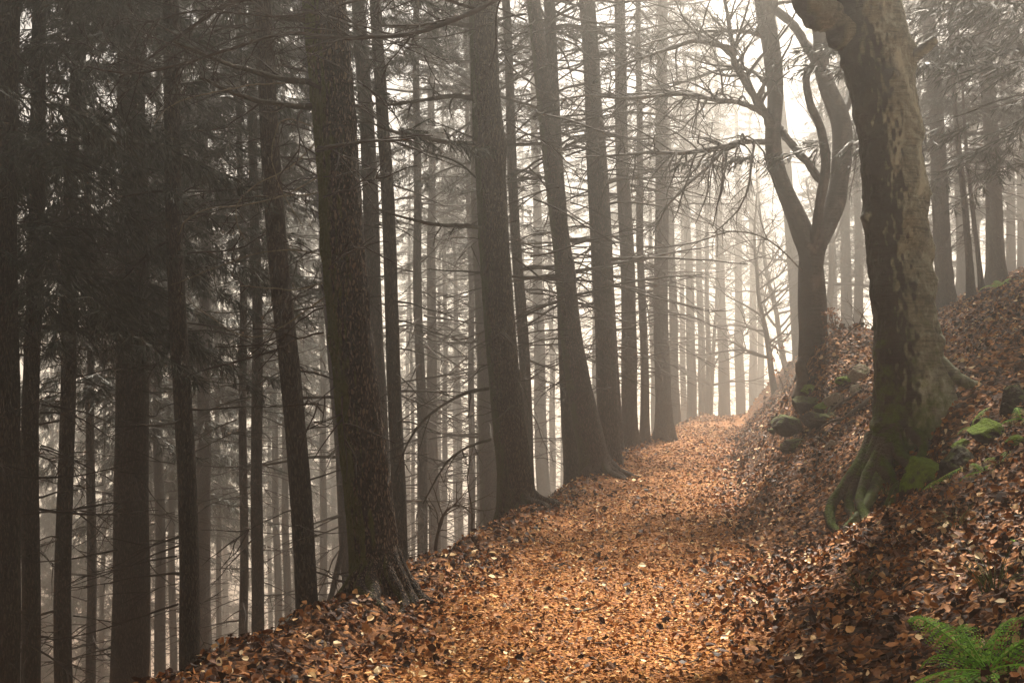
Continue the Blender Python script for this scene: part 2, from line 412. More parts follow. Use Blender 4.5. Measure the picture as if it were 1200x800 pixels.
# ------------------------------------------------------------------ trunks
def rings_trunk(P, R, sides, amp=0.03, freq=(3.0, 1.5), seed=0.0, bumps=(), fine=0.0, lobes=None, fz=6.0):
    """P (n,3) centres, R (n,) radii, displaced"""
    n = len(P); a = np.arange(sides)/sides*2*PI
    A, Z = np.meshgrid(a, P[:, 2]); Rr = R[:, None]*np.ones_like(A)
    cx, sn = np.cos(A), np.sin(A)
    disp = amp*fbm(cx*freq[0]+seed, sn*freq[0]+seed*1.7, Z*freq[1], 4)
    rad = Rr*(1 + 2*disp)
    if fine: rad = rad + fine*fbm(cx*9+seed, sn*9, Z*fz, 4)
    if lobes:
        zb, am, kk, ph, hh = lobes
        rad = rad + R.max()*am*np.exp(-np.maximum(Z-zb, 0)/hh)*(np.cos(A*kk+ph+0.8*np.sin(A*2+ph))+0.3*np.cos(A*(2*kk+1)+ph*2))
    for (ba, bz, bh, bw) in bumps:
        da = np.angle(np.exp(1j*(A-ba)))*Rr
        rad = rad + bh*np.exp(-(da**2 + (Z-bz)**2)/(2*bw*bw))
    V = np.stack([P[:, 0, None]+rad*cx, P[:, 1, None]+rad*sn, Z], -1).reshape(-1, 3)
    i, j = np.meshgrid(np.arange(n-1), np.arange(sides), indexing='ij'); j2 = (j+1) % sides
    q = np.stack([i*sides+j, i*sides+j2, (i+1)*sides+j2, (i+1)*sides+j], -1).reshape(-1, 4)
    return V, [q]
def edge_trunk(rows, Y, top, n, extra_base=0.7):
    """rows: (py, left, right) from the base up -> centre line and radii at depth Y"""
    rows = np.array(rows, float)
    zc = CAMZ - (rows[:, 0]-HY)/F*Y; xc = ((rows[:, 1]+rows[:, 2])/2 - HX)/F*Y; rc = (rows[:, 2]-rows[:, 1])/2/F*Y
    m = (xc[-1]-xc[-2])/(zc[-1]-zc[-2])
    zc = np.concatenate([[zc[0]-extra_base], zc, [top]]); xc = np.concatenate([[xc[0]], xc, [xc[-1]+m*0.6*(top-zc[-2])]])
    rc = np.concatenate([[rc[0]*1.05], rc, [rc[-1]*0.35]])
    z = np.linspace(zc[0], zc[-1], n)
    # smooth interpolation
    x = np.interp(z, zc, xc); r = np.interp(z, zc, rc)
    k = max(3, int(0.25/(z[1]-z[0]))) | 1; ker = np.hanning(k+2)[1:-1]; ker /= ker.sum()
    pad = k//2
    sm = lambda a: np.convolve(np.pad(a, pad, mode='edge'), ker, 'valid')
    return np.stack([sm(x), np.full(n, Y), z], 1), sm(r)

# ------------------------------------------------------------------ shared branchwork and crowns
def branchwork_mesh(seed, z0, z1, dens, Lmin, Lmax, sides=3, twigs=(3, 7)):
    R = np.random.default_rng(seed); out = []
    z = z0
    while z < z1:
        a = R.uniform(0, 2*PI); L = R.uniform(Lmin, Lmax)*(0.55+0.45*min(1, (z-z0)/4+0.3))
        d = np.array([math.cos(a), math.sin(a), R.uniform(-0.22, 0.22)])
        n = 9; P = [np.array([0.10*math.cos(a), 0.10*math.sin(a), z])]; dv = unit(d)
        sag = R.uniform(-0.16, 0.02)
        for i in range(n-1):
            dv = unit(dv + R.normal(0, 0.07, 3) + np.array([0, 0, sag*(1 - 1.9*i/n)])); P.append(P[-1]+dv*L/(n-1))
        P = np.array(P); r0 = R.uniform(0.013, 0.026)*L/1.6
        out.append((P, r0*np.linspace(1, 0.25, n)))
        for _ in range(R.integers(*twigs)):
            t = R.uniform(0.25, 0.97)*(n-1); k = int(t); k = min(k, n-2)
            q = P[k]+(P[k+1]-P[k])*(t-k); ax = unit(P[k+1]-P[k])
            s = unit(np.cross(ax, [0, 0, 1])*R.choice([-1, 1]) + R.normal(0, 0.35, 3))
            Lt = R.uniform(0.2, 0.75)*(1-0.4*t/n); dv = unit(ax*0.8+s*0.8); m = 5; Q = [q]
            for i in range(m-1):
                dv = unit(dv + R.normal(0, 0.13, 3) + np.array([0, 0, -0.05])); Q.append(Q[-1]+dv*Lt/(m-1))
            out.append((np.array(Q), np.linspace(0.008, 0.003, m)))
        z += R.exponential(1.0/dens)
    V, Fq = tubes(out, sides)
    return mesh_np('branchwork', V, Fq)

def kites(P0, D, L, Wd, R):
    """flat kite faces from base points P0 along D"""
    n = len(P0)
    rnd = R.normal(0, 1, (n, 3)); Sd = np.cross(D, rnd); Sd /= np.linalg.norm(Sd, axis=1, keepdims=True)+1e-9
    L = L[:, None]; Wd = Wd[:, None]
    V = np.stack([P0, P0+D*L*0.45+Sd*Wd, P0+D*L, P0+D*L*0.45-Sd*Wd], 1).reshape(-1, 3)
    return V, np.arange(4*n).reshape(-1, 4)
def crown_mesh(seed, Hc, Lb, per_m, droop, dens=1.0, low_sparse=0.3, fine=1.0):
    """spruce foliage from z=0 (lowest boughs) to Hc"""
    R = np.random.default_rng(seed); VP, VD, VL, VW = [], [], [], []; wood = []
    z = 0.0
    while z < Hc:
        f = z/Hc
        L = Lb*(1-f)**0.8*R.uniform(0.55, 1.1)+0.15
        if f < 0.25 and R.random() < low_sparse: z += R.exponential(1/per_m); continue
        a = R.uniform(0, 2*PI); o = np.array([math.cos(a), math.sin(a), 0]); lat = np.array([-o[1], o[0], 0])
        dr = droop*R.uniform(0.5, 1.4)
        ax = lambda s: o*(L*s[:, None]) + np.array([0, 0, 1])*(L*(0.12*s - dr*s**1.6 + 0.22*dr*s**3))[:, None] + np.array([0, 0, z]) + lat*(0.12*L*np.sin(s*3+a*5)*s)[:, None]
        ss = np.linspace(0, 1, 7); wood.append((ax(ss), (0.008+0.008*L)*np.linspace(1, 0.2, 7)))
        n = max(4, int(L/0.085*dens)); s = np.sort(R.uniform(0.18, 1.0, n))
        for sg in (-1, 1):
            q = ax(s)
            TL = (0.16 + 0.42*L*(1-s)*0.55)*R.uniform(0.5, 1.25, n)
            D = o*0.75 + lat*sg*R.uniform(0.5, 1.1, n)[:, None] + np.array([0, 0, -1])*R.uniform(0.15, 1.0, n)[:, None] + R.normal(0, 0.18, (n, 3))
            D /= np.linalg.norm(D, axis=1, keepdims=True)
            VP.append(q); VD.append(D); VL.append(TL); VW.append(np.full(n, 0.009))
            m = 12
            for k in range(m):
                t = R.uniform(0.1, 0.95, n)
                p2 = q + D*(TL*t)[:, None]
                D2 = D*0.9 + R.normal(0, 0.45, (n, 3)) + np.array([0, 0, -0.45]); D2 /= np.linalg.norm(D2, axis=1, keepdims=True)
                VP.append(p2); VD.append(D2); VL.append(R.uniform(0.06, 0.17, n)*fine); VW.append(R.uniform(0.0045, 0.0095, n)*fine)
        z += R.exponential(1/per_m)
    V1, F1 = kites(np.concatenate(VP), np.concatenate(VD), np.concatenate(VL), np.concatenate(VW), R)
    return mesh_np('crown', V1, [F1], smooth=False)

BW = [branchwork_mesh(100+k, 1.4, 17.0, 7.6, 0.7, 2.6, 3, (4, 9)) for k in range(5)]       # thick web of dead branches
BWT = [branchwork_mesh(200+k, 1.2, 15.0, 6.0, 0.5, 1.8) for k in range(3)]      # sparser
CR = [crown_mesh(300+k, 15.0, 3.2, 11.0, 0.5) for k in range(3)]               # full crowns
CRM = [crown_mesh(360+k, 15.0, 2.6, 7.0, 0.5, 0.8) for k in range(3)]             # thinner crowns along the path
CRS = [crown_mesh(330+k, 10.0, 2.3, 5.0, 0.45, 0.8) for k in range(2)]          # lighter crowns high up
for me in BW+BWT: me.materials.append(M['twig'])
for me in CR+CRM+CRS: me.materials.append(M['needles'])
cnt = [0]
def conifer(label, xb, yb, xt, w, Y, crown=None, cs=9.0, bw='thick', top=22.0, mat='spruce_bark', group=None, sc=1.0, flare=0.36, dy=0.0, name='spruce_tree', csc=1.0):
    cnt[0] += 1; k = cnt[0]; R = np.random.default_rng(1000+k)
    Xb, zr = (xb-HX)/F*Y, CAMZ-(yb-HY)/F*Y
    zt = CAMZ+HY/F*Y; Xt = (xt-HX)/F*Y
    m = (Xt-Xb)/(zt-zr); X0 = Xb; z0 = zr
    for _ in range(6): z0 = float(height(np.array([X0]), np.array([Y]))[0]); X0 = Xb + m*(z0-zr)
    r0 = w/2/F*Y
    root = empty(name, (X0, Y, z0), label, 'tree', group)
    root.rotation_euler = (dy, math.atan(m), 0)
    Ht = top - z0*0.6
    n = 46; z = np.concatenate([[-0.6, -0.3], np.linspace(0, 1.6, 10)[:-1], np.linspace(1.6, Ht, n-11)])
    r = r0*(1.10 - 0.92*np.clip(z/Ht, 0, 1)**1.15) + r0*flare*np.exp(-np.maximum(z, 0)/0.45)
    bx = 0.04*np.sin(z*0.35+k)*np.clip(z/3, 0, 1) + 0.02*np.sin(z*1.1+2*k)
    by = 0.04*np.cos(z*0.31+2.3*k)*np.clip(z/3, 0, 1)
    P = np.stack([bx, by, z], 1)
    V, Fq = rings_trunk(P, r, 24, 0.06, (1.8, 0.9), k*3.1, (), 0.02*r0/0.2, (0.0, 0.22, 3 + k % 3, k*1.3, 0.35))
    obj('trunk', mesh_np('trunk', V, Fq), M[mat], root)
    if bw:
        src = BW if bw == 'thick' else BWT
        b = obj('branchwork', src[k % len(src)], None, root); b.rotation_euler = (0, 0, R.uniform(0, 6.28))
        s = sc*R.uniform(0.85, 1.15); b.scale = (s, s, R.uniform(0.95, 1.2))
    if crown:
        src = {'full': CR, 'mid': CRM, 'light': CRS}[crown]
        c = obj('crown', src[k % len(src)], None, root, (0, 0, cs)); c.rotation_euler = (0, 0, R.uniform(0, 6.28))
        hz = (Ht-cs+0.6)/(10.0 if crown == 'light' else 15.0)
        s = csc*R.uniform(0.9, 1.15); c.scale = (s, s, hz)
    return root

GL = 'dark spruces crowding the slope below the path'
GM = 'misty spruces on the slope between the two big trunks'
GR = 'row of trunks along the left edge of the path'
GF = 'pale trunks where the path disappears into the mist'
GH = 'spruces on the hillside behind the leaning beech'
# (label, x at base, y of that point, x at picture top, width px, distance, ...)
conifer('black spruce trunk cut by the left border of the photo', 6, 800, 12, 30, 11, 'full', 6.8, 'thin', group=GL)
conifer('dark slim spruce trunk, second from the left border', 33, 780, 49, 21, 12.5, 'full', 7.6, 'thin', group=GL)
conifer('dark spruce trunk, third from the left border, beside white sky specks', 77, 780, 88, 19, 14.5, 'full', 8.2, 'thin', group=GL)
conifer('thin dark spruce trunk just left of the broadest shadowy trunk', 109, 790, 96, 11, 19, 'full', 8.7, 'thin', group=GL)
conifer('broadest shadowy grey spruce trunk in the dark left forest', 150, 790, 156, 42, 15.5, 'full', 9.0, 'thin', group=GL)
conifer('narrow grey spruce trunk right of the broadest shadowy trunk', 187, 770, 184, 13, 26.5, 'full', 8.4, 'thin', group=GL)
conifer('faint narrow spruce trunk close behind the black trunk above the leaf heap', 202, 760, 200, 9, 35.5, 'full', 9.4, 'thin', group=GL)
conifer('black spruce trunk rising from the lowest left end of the leafy verge', 221, 770, 203, 22, 12, 'full', 8.8, 'thin', group=GL)
conifer('wide pale grey spruce trunk behind the black trunk above the leaf heap', 241, 740, 236, 18, 25, 'full', 9.5, 'thin', group=GL)
conifer('very thin spruce trunk beside a bright mist gap with curled dry twigs', 256, 740, 252, 7, 43, 'full', 12.0, 'thin', group=GL)
conifer('left one of two dark slim spruces standing almost touching', 286, 750, 280, 10, 20, 'full', 9.7, 'thin', group=GL)
conifer('right one of two dark slim spruces standing almost touching', 301, 750, 296, 14, 18.5, 'full', 10.0, 'thin', group=GL)
conifer('faint thin spruce left of the dark leaning trunk by the verge', 325, 720, 318, 9, 40, 'full', 12.0, 'thin', group=GL)
conifer('faint thin spruce half hidden by the dark leaning trunk by the verge', 337, 720, 331, 9, 35.5, 'full', 12.0, 'thin', group=GL)
conifer('black spruce leaning left, rooted at the verge left of the mossy giant trunk', 362, 735, 310, 24, 11, 'light', 8.5, 'thin', group=GL, flare=0.35)
conifer('faint spruce between the black leaning trunk and the mossy giant trunk', 380, 690, 372, 9, 38.5, 'full', 12.0, 'thin', group=GL)
conifer('tilted grey spruce partly hidden behind the left side of the mossy giant trunk', 405, 600, 357, 15, 20, 'light', 11.0, group=GL)
conifer('straight grey spruce peeking out right behind the mossy giant trunk', 446, 600, 421, 22, 17.5, 'mid', 10.5, 'thin', group=GM)
conifer('dark upright spruce just right of the mossy giant trunk', 467, 650, 443, 17, 15.5, 'mid', 10.0, 'thin', group=GM, sc=0.8)
conifer('slim dark spruce alone in front of bright mist, left of brushwood', 495, 655, 488, 12, 23.5, 'mid', 10.5, group=GM)
conifer('hazy wide spruce touching the slim dark one in front of bright mist', 509, 650, 503, 14, 32.5, 'mid', 13.0, group=GM)
conifer('faint spruce thin as a pole, right of the hazy pair in bright mist', 522, 640, 519, 7, 46, 'mid', 13.0, group=GM)
conifer('faintest pole thin spruce left of the slim dark one in bright mist', 484, 640, 478, 5, 52, 'mid', 13.0, group=GM)
conifer('narrow spruce with a dead twig at its foot, left of the mossy footed trunk', 553, 630, 547, 8, 29.5, 'mid', 10.5, group=GM)
conifer('narrow spruce squeezed against the left side of the mossy footed trunk', 563, 610, 556, 8, 35.5, 'mid', 12.0, group=GM)
conifer('grey spruce with green mossy foot, left behind the second big trunk', 574, 610, 556, 22, 23.5, 'mid', 10.5, group=GM, mat='plain_bark')
conifer('grey slightly leaning spruce close behind the right of the second big trunk', 620, 565, 594, 13, 20, 'mid', 10.0, group=GM)
conifer('warm toned misty spruce in the gap right of the second big trunk', 637, 585, 622, 15, 40, 'mid', 12.0, group=GM)
conifer('ghostly spruce in the white gap left of the fused trunks', 648, 570, 641, 8, 58, 'mid', 12.0, group=GM)
conifer('grey trunk leaning against the left of the fused trunks at the path edge', 673, 558, 640, 17.48, 18.8, 'mid', 10.5, group=GR)
conifer('straight dark trunk in the middle of the fused trunks', 714, 520, 686, 23, 19, 'mid', 10.0, group=GR, flare=0.3)
conifer('right hand trunk of the fused trunks at the path edge', 722, 515, 694, 12.88, 21.5, 'mid', 10.0, group=GR)
conifer('upright trunk right of the fused trunks, evenly thick', 739, 515, 727, 17.48, 23.5, 'mid', 10.5, group=GR, flare=0.3)
conifer('thinnest dark trunk between two thicker ones along the path edge', 756, 510, 748, 9.2, 26.5, 'mid', 10.5, group=GR)
conifer('stout brown trunk with flared foot, last dark one before the mist', 778, 505, 774, 17.48, 27.5, 'mid', 10.5, group=GR, flare=0.45)
conifer('paler trunk leaning behind the stout flared one at the path edge', 793, 495, 776, 10.12, 39, 'mid', 10.5, group=GR)
conifer('first faded trunk left of the path end', 811, 490, 800, 11, 53.3, 'light', 12.0, group=GF, top=23)
conifer('second faded trunk left of the path end, slimmer than its neighbour', 823, 488, 814, 9, 58.5, 'light', 13.0, group=GF, top=23)
conifer('faded trunk with dark drooping twigs straight above the path end', 849, 485, 836, 13, 59.8, 'light', 10.0, group=GF, top=23)
conifer('ghostly trunk above the centre of the path end', 868, 485, 861, 11, 66.3, 'light', 12.0, group=GF, top=24)
conifer('left of the two ghostly trunks almost merged at the right of the path end', 884, 485, 877, 10, 72.8, 'light', 12.0, group=GF, top=24)
conifer('right of the two ghostly trunks almost merged at the right of the path end', 892, 485, 888, 8, 78, 'light', 12.0, group=GF, top=24)
conifer('pale leaning trunk directly behind the forked beech', 938, 420, 905, 15, 41.25, 'light', 12.0, None, group=GH)
conifer('ghostly trunk in the bright gap between the two beeches', 992, 380, 984, 12, 45, 'mid', 4.5, group=GH, top=24, csc=1.2)
conifer('grey spruce trunk close behind the right flank of the leaning beech', 1107, 345, 1088, 18, 24, 'full', 3.6, group=GH)
conifer('grey upright spruce near the right border with a flared foot', 1168, 315, 1156, 17, 25, 'full', 3.6, group=GH, flare=0.6)
conifer('thin curved young spruce trunk on the hillside crest', 1138, 340, 1112, 8, 22, 'light', 2.6, 'thin', group=GH, top=10, csc=0.55)
conifer('thinnest straight sapling trunk on the hillside crest', 1149, 330, 1120, 5, 22.5, 'light', 3.0, 'thin', group=GH, top=10, csc=0.5)
conifer('dark needled spruce drooping into the upper right corner', 1252, 380, 1246, 26, 14.5, 'full', 2.2, group=GH, csc=1.55)
conifer('hazy spruce trunk at the right border on the far hillside', 1197, 300, 1192, 10, 45, 'full', 5.5, group=GH, top=23)

# trunks dissolving in the mist further down the slope
R = np.random.default_rng(5)
px_list = [70, 176, 262, 388, 18, 60, 95, 122, 168, 215, 268, 312, 352, 395, 436, 473, 512, 535, 560, 592, 610, 660, 700, 734, 765, 800, 836, 45, 140, 230, 345, 540]
for i_, px_ in enumerate(px_list):
    conifer('pale spruce trunk dissolving into the mist deep in the sloping forest', px_ + R.uniform(-5, 5), 640, px_ + R.uniform(-12, 6), R.uniform(5.5, 9), R.uniform(42, 75) if px_ < 420 else R.uniform(48, 80),
            'full', R.uniform(8, 13) if px_ < 420 else R.uniform(15, 19), group='distant spruces dissolving into the mist', top=22)
for px_, py_, Y_ in ((1006, 385, 44), (1128, 345, 40), (1146, 338, 52), (1186, 322, 46), (1040, 380, 55), (978, 405, 58), (1075, 360, 48)):
    conifer('hazy spruce behind the hillside crest, blurred by bright mist', px_, py_, px_ - R.uniform(2, 12), R.uniform(8, 12), Y_, 'full', R.uniform(1.5, 4.5), group='hazy spruces behind the hillside crest', top=20)
# unseen spruces added past the left border to shade the wood's dark side
for (x_, y_, c_) in ((-5.6, 6.5, 8.0), (-8.2, 10.5, 8.5), (-11.5, 15, 8.5), (-7.0, 4.0, 8.0), (-15, 23, 9), (-10, 7, 8), (-13, 12, 9), (-19, 28, 9), (-17, 19, 9)):
    p_ = at(HX, HY, y_)
    xx_ = HX + x_/y_*F
    conifer('unseen spruce added outside the left border to shade the wood', xx_, 800, xx_, 0.36/y_*F, y_, 'full', c_, group='added spruces outside the left border')

# ------------------------------------------------------------------ hand shaped trunks
def pix_limb(root, pts, r0, r1, mat, name='limb', sides=8, n=24, twig=None, seed=1):
    """pts: (px, py, Y)"""
    P = smooth_path([at(*p) for p in pts], n)
    R_ = np.random.default_rng(seed)
    P = P + np.cumsum(R_.normal(0, 0.004, P.shape), 0)*0.6
    rad = np.linspace(1, 0, n)**0.8*(r0-r1)+r1
    rad = rad*(1+0.12*R_.normal(0, 1, n)*np.linspace(1, 0.3, n))
    polys = [(P, rad)]
    V, Fq = tubes(polys, sides); V = V - np.array(root.location)
    o = obj(name, mesh_np(name, V, Fq), mat, root)
    if twig:
        out = []
        cnt_, L_, depth_, lift_ = twig
        for _ in range(cnt_):
            t = R_.uniform(0.12, 0.98)*(n-1); k = min(int(t), n-2); ax = unit(P[k+1]-P[k])
            s = unit(np.cross(ax, R_.normal(0, 1, 3))); s[2] *= 0.7
            grow(out, P[k]+(P[k+1]-P[k])*(t-k), unit(ax*0.8+s), L_*R_.uniform(0.4, 1.1)*(1-0.4*t/n), max(rad[k]*0.5, 0.004), depth_, R_, lift_, 0.22, (2, 4), 0.8)
        V, Fq = tubes(out, 4); V = V - np.array(root.location)
        obj('twig', mesh_np('twig', V, Fq), M['twig'], o)
    return o, P

def root_ring(tree, cx, cy, r, n, a0, a1, mat, seed, rr=0.07, reach=(0.5, 1.0)):
    R_ = np.random.default_rng(seed)
    for k in range(n):
        a = a0 + (a1-a0)*(k+R_.uniform(0.2, 0.8))/n; L_ = R_.uniform(*reach); t = np.linspace(0, 1, 14)
        bend = R_.normal(0, 0.5)
        rad = r*0.40 + t*(L_+r*0.65); aa = a + bend*t*t + 0.12*np.sin(t*9+k)
        x = cx + rad*np.cos(aa); y = cy + rad*np.sin(aa); zg = height(x, y)
        z = zg + min(0.30, 0.42*r/0.2*0.5)*np.exp(-t*4.0) + 0.02 - 0.10*t**2
        r_ = rr*R_.uniform(0.7, 1.2)*(1-0.8*t**0.8)*(1+0.12*R_.normal(0, 1, 14)) + 0.008
        V_, F_ = tubes([(np.stack([x, y, z], 1), r_)], 10)
        obj('root', mesh_np('root', V_-np.array(tree.location), F_), M[mat], tree)
# mossy giant
rows = [(735, 408, 492), (710, 412, 484), (690, 414, 476), (660, 412, 470), (600, 406, 462), (500, 396, 450), (400, 387, 436), (300, 378, 428), (200, 372, 421), (100, 364, 413), (0, 355, 405)]
T1Y = 7.3
P, r = edge_trunk(rows, T1Y, 19.0, 420)
b0 = at(445, 700, T1Y)
t1 = empty('spruce_tree', (b0[0], T1Y, H1(b0[0], T1Y)), 'mossy giant spruce trunk leaning left at the leafy verge, nearest big tree', 'tree', 'big trunks at the path edge')
V, Fq = rings_trunk(P, r, 96, 0.035, (1.5, 1.0), 4.2, [(-2.2, P[0, 2]+0.7, 0.06, 0.16), (-0.5, P[0, 2]+0.8, 0.05, 0.2), (3.3, 2.6, 0.02, 0.06), (-1.2, 3.4, 0.015, 0.05), (3.2, 1.9, 0.02, 0.05)], 0.020, (P[0, 2]+0.75, 0.16, 5, 0.6, 0.30))
obj('trunk', mesh_np('trunk', V-np.array(t1.location), Fq), M['mossy_bark'], t1)
pix_limb(t1, [(366, 97, 7.25), (330, 92, 7.1), (280, 80, 6.9), (235, 63, 6.7), (205, 48, 6.6)], 0.024, 0.008, M['limb_bark'], seed=3, twig=(5, 0.5, 1, 0))
pix_limb(t1, [(370, 126, 7.25), (335, 124, 7.2), (295, 116, 7.1), (260, 103, 7.0), (232, 89, 7.0)], 0.024, 0.009, M['limb_bark'], seed=4, twig=(4, 0.4, 1, 0))
pix_limb(t1, [(362, 23, 7.25), (345, 22, 7.2), (322, 19, 7.15)], 0.03, 0.02, M['limb_bark'], seed=5, n=8)
pale = [([(376, 205, 7.3), (330, 228, 7.0), (285, 240, 6.8), (240, 247, 6.6), (216, 262, 6.5), (209, 277, 6.5)], 6),
        ([(372, 165, 7.3), (340, 195, 7.0), (300, 215, 6.8), (282, 238, 6.7), (282, 258, 6.6), (291, 277, 6.6)], 7),
        ([(372, 150, 7.3), (340, 140, 7.0), (325, 152, 6.8), (320, 190, 6.7), (330, 225, 6.7), (352, 264, 6.6)], 8),
        ([(370, 95, 7.3), (300, 100, 7.0), (240, 112, 6.8), (200, 126, 6.7), (183, 145, 6.6)], 9),
        ([(378, 225, 7.3), (340, 228, 7.5), (300, 225, 7.8)], 10), ([(382, 300, 7.3), (340, 292, 7.3), (290, 300, 7.3), (200, 335, 7.3)], 11),
        ([(384, 330, 7.3), (345, 338, 7.0), (280, 333, 6.7)], 12), ([(386, 345, 7.3), (300, 395, 7.6), (240, 370, 7.9), (205, 340, 8.1)], 13)]
for pts, sd_ in pale: pix_limb(t1, pts, 0.0055, 0.0028, M['pale_twig'], 'branch', 5, 30, seed=sd_, twig=(5, 0.3, 1, -0.05))
root_ring(t1, b0[0], T1Y, 0.24, 7, -PI*0.95, -PI*0.02, 'mossy_bark', 31, 0.06, (0.25, 0.6))
b = obj('branchwork', BWT[0], None, t1, (P[0, 0]*0-0.1, 0, 0.2)); b.rotation_euler = (0, -0.16, 0.7); b.scale = (0.8, 0.8, 1)
c = obj('crown', CRS[0], None, t1, (-1.9, 0, 10)); c.scale = (1.1, 1.1, 0.9)

# second big trunk
rows = [(625, 578, 640), (610, 582, 634), (590, 584, 630), (550, 583, 624), (500, 578, 616), (400, 569, 605), (300, 562, 598), (200, 557, 592), (160, 554, 591), (100, 552, 585), (0, 549, 582)]
T2Y = 12.8
P, r = edge_trunk(rows, T2Y, 20.0, 360)
b0 = at(608, 600, T2Y)
t2 = empty('spruce_tree', (b0[0], T2Y, H1(b0[0], T2Y)), 'second big dark bare trunk leaning left at the middle of the path edge', 'tree', 'big trunks at the path edge')
V, Fq = rings_trunk(P, r, 80, 0.035, (1.5, 1.0), 8.2, [(0.0, 4.6, 0.03, 0.12), (-2.6, 3.4, 0.02, 0.06)], 0.018, (P[0, 2]+0.75, 0.15, 5, 1.9, 0.35))
obj('trunk', mesh_np('trunk', V-np.array(t2.location), Fq), M['plain_bark'], t2)
for pts, r0_, sd_ in (([(552, 30, 12.7), (520, 27, 12.3), (480, 32, 12), (445, 28, 11.8)], 0.035, 21), ([(553, 114, 12.7), (530, 112, 12.4), (495, 118, 12), (455, 124, 11.7), (420, 122, 11.5)], 0.035, 22),
                     ([(558, 168, 12.7), (530, 167, 12.4), (490, 160, 12), (455, 152, 11.7), (430, 140, 11.5)], 0.035, 23), ([(563, 266, 12.7), (540, 265, 12.4), (505, 263, 12), (475, 255, 11.6), (437, 243, 11.4)], 0.033, 24),
                     ([(572, 455, 12.7), (540, 463, 12.2), (505, 485, 11.8), (480, 515, 11.5), (462, 560, 11.3)], 0.022, 25), ([(575, 515, 12.7), (545, 525, 12.2), (520, 545, 11.9), (495, 590, 11.6)], 0.02, 26),
                     ([(562, 180, 12.8), (530, 165, 13.2), (520, 150, 13.5)], 0.02, 27), ([(563, 212, 12.8), (535, 190, 13.2), (500, 178, 13.6), (470, 170, 13.9)], 0.015, 28),
                     ([(590, 140, 12.8), (630, 160, 13.0), (680, 150, 13.4)], 0.012, 29), ([(600, 300, 12.8), (640, 330, 13.0), (665, 332, 13.2)], 0.014, 30)):
    pix_limb(t2, pts, r0_, 0.008, M['limb_bark'], seed=sd_, twig=(7, 0.7, 1, -0.03))
root_ring(t2, b0[0], T2Y, 0.28, 6, -PI*0.9, PI*0.05, 'plain_bark', 32, 0.07, (0.3, 0.8))
b = obj('branchwork', BWT[1], None, t2, (-0.1, 0, 0.2)); b.rotation_euler = (0, -0.11, 2.0)
c = obj('crown', CRS[1], None, t2, (-1.3, 0, 10.5)); c.scale = (1.1, 1.1, 0.9)

# curved trunk of the fused group
rows = [(560, 676, 722), (545, 678, 716), (520, 676, 710), (500, 671, 705), (450, 663, 693), (400, 657, 683), (300, 649, 671), (200, 637, 656), (150, 632, 650), (100, 627, 645), (40, 621, 638), (0, 617, 633)]
P, r = edge_trunk(rows, 17.2, 19.0, 220)
b0 = at(700, 545, 17.2)
t4 = empty('spruce_tree', (b0[0], 17.2, H1(b0[0], 17.2)), 'curved left hand trunk of the fused trunks at the path edge', 'tree', GR)
V, Fq = rings_trunk(P, r, 40, 0.04, (1.5, 0.8), 2.2, (), 0.01)
obj('trunk', mesh_np('trunk', V-np.array(t4.location), Fq), M['plain_bark'], t4)
root_ring(t4, b0[0], 17.2, 0.33, 5, -PI*0.8, PI*0.05, 'plain_bark', 33, 0.08, (0.3, 0.9))
b = obj('branchwork', BW[1], None, t4, (-0.25, 0, 0)); b.rotation_euler = (0, -0.14, 1.0)
c = obj('crown', CRS[0], None, t4, (-1.6, 0, 11)); c.scale = (1.0, 1.0, 0.8)

# leaning beech on the bank
B1Y = 10.3
rows = [(640, 978, 1092), (600, 1000, 1098), (560, 1011, 1106), (520, 1018, 1114), (480, 1021, 1120), (450, 1022, 1119), (430, 1022, 1112), (400, 1022, 1106), (350, 1018, 1098), (300, 1014, 1092), (250, 1011, 1087), (200, 1009, 1083),
        (150, 1003, 1080), (100, 992, 1075), (50, 980, 1068), (0, 968, 1058), (-80, 950, 1040), (-200, 935, 1012)]
P, r = edge_trunk(rows, B1Y, 9.6, 560, 0.5); r = r*0.89
b0 = at(1060, 520, B1Y)
b1 = empty('beech_tree', (b0[0], B1Y, H1(b0[0], B1Y)), 'big gnarled leaning beech with mossy lower trunk on the right bank', 'tree')
Rb = np.random.default_rng(11)
bumps = [(Rb.uniform(PI, 2.2*PI), Rb.uniform(1.0, 6.0), Rb.uniform(-0.03, 0.06), Rb.uniform(0.03, 0.11)) for _ in range(90)]
bumps += [(3.3, z_, 0.05, 0.09) for z_ in (1.9, 2.5, 3.3, 4.35, 4.9)] + [(-0.15, z_, 0.05, 0.10) for z_ in (3.0, 3.5, 4.2, 4.9)] + [(-1.9, 3.9, 0.04, 0.12), (-1.4, 2.9, -0.05, 0.10), (-1.7, 3.3, 0.05, 0.1), (-1.3, 4.0, -0.04, 0.07)]
V, Fq = rings_trunk(P, r, 160, 0.04, (1.3, 0.9), 6.6, bumps, 0.026, None, 17.0)
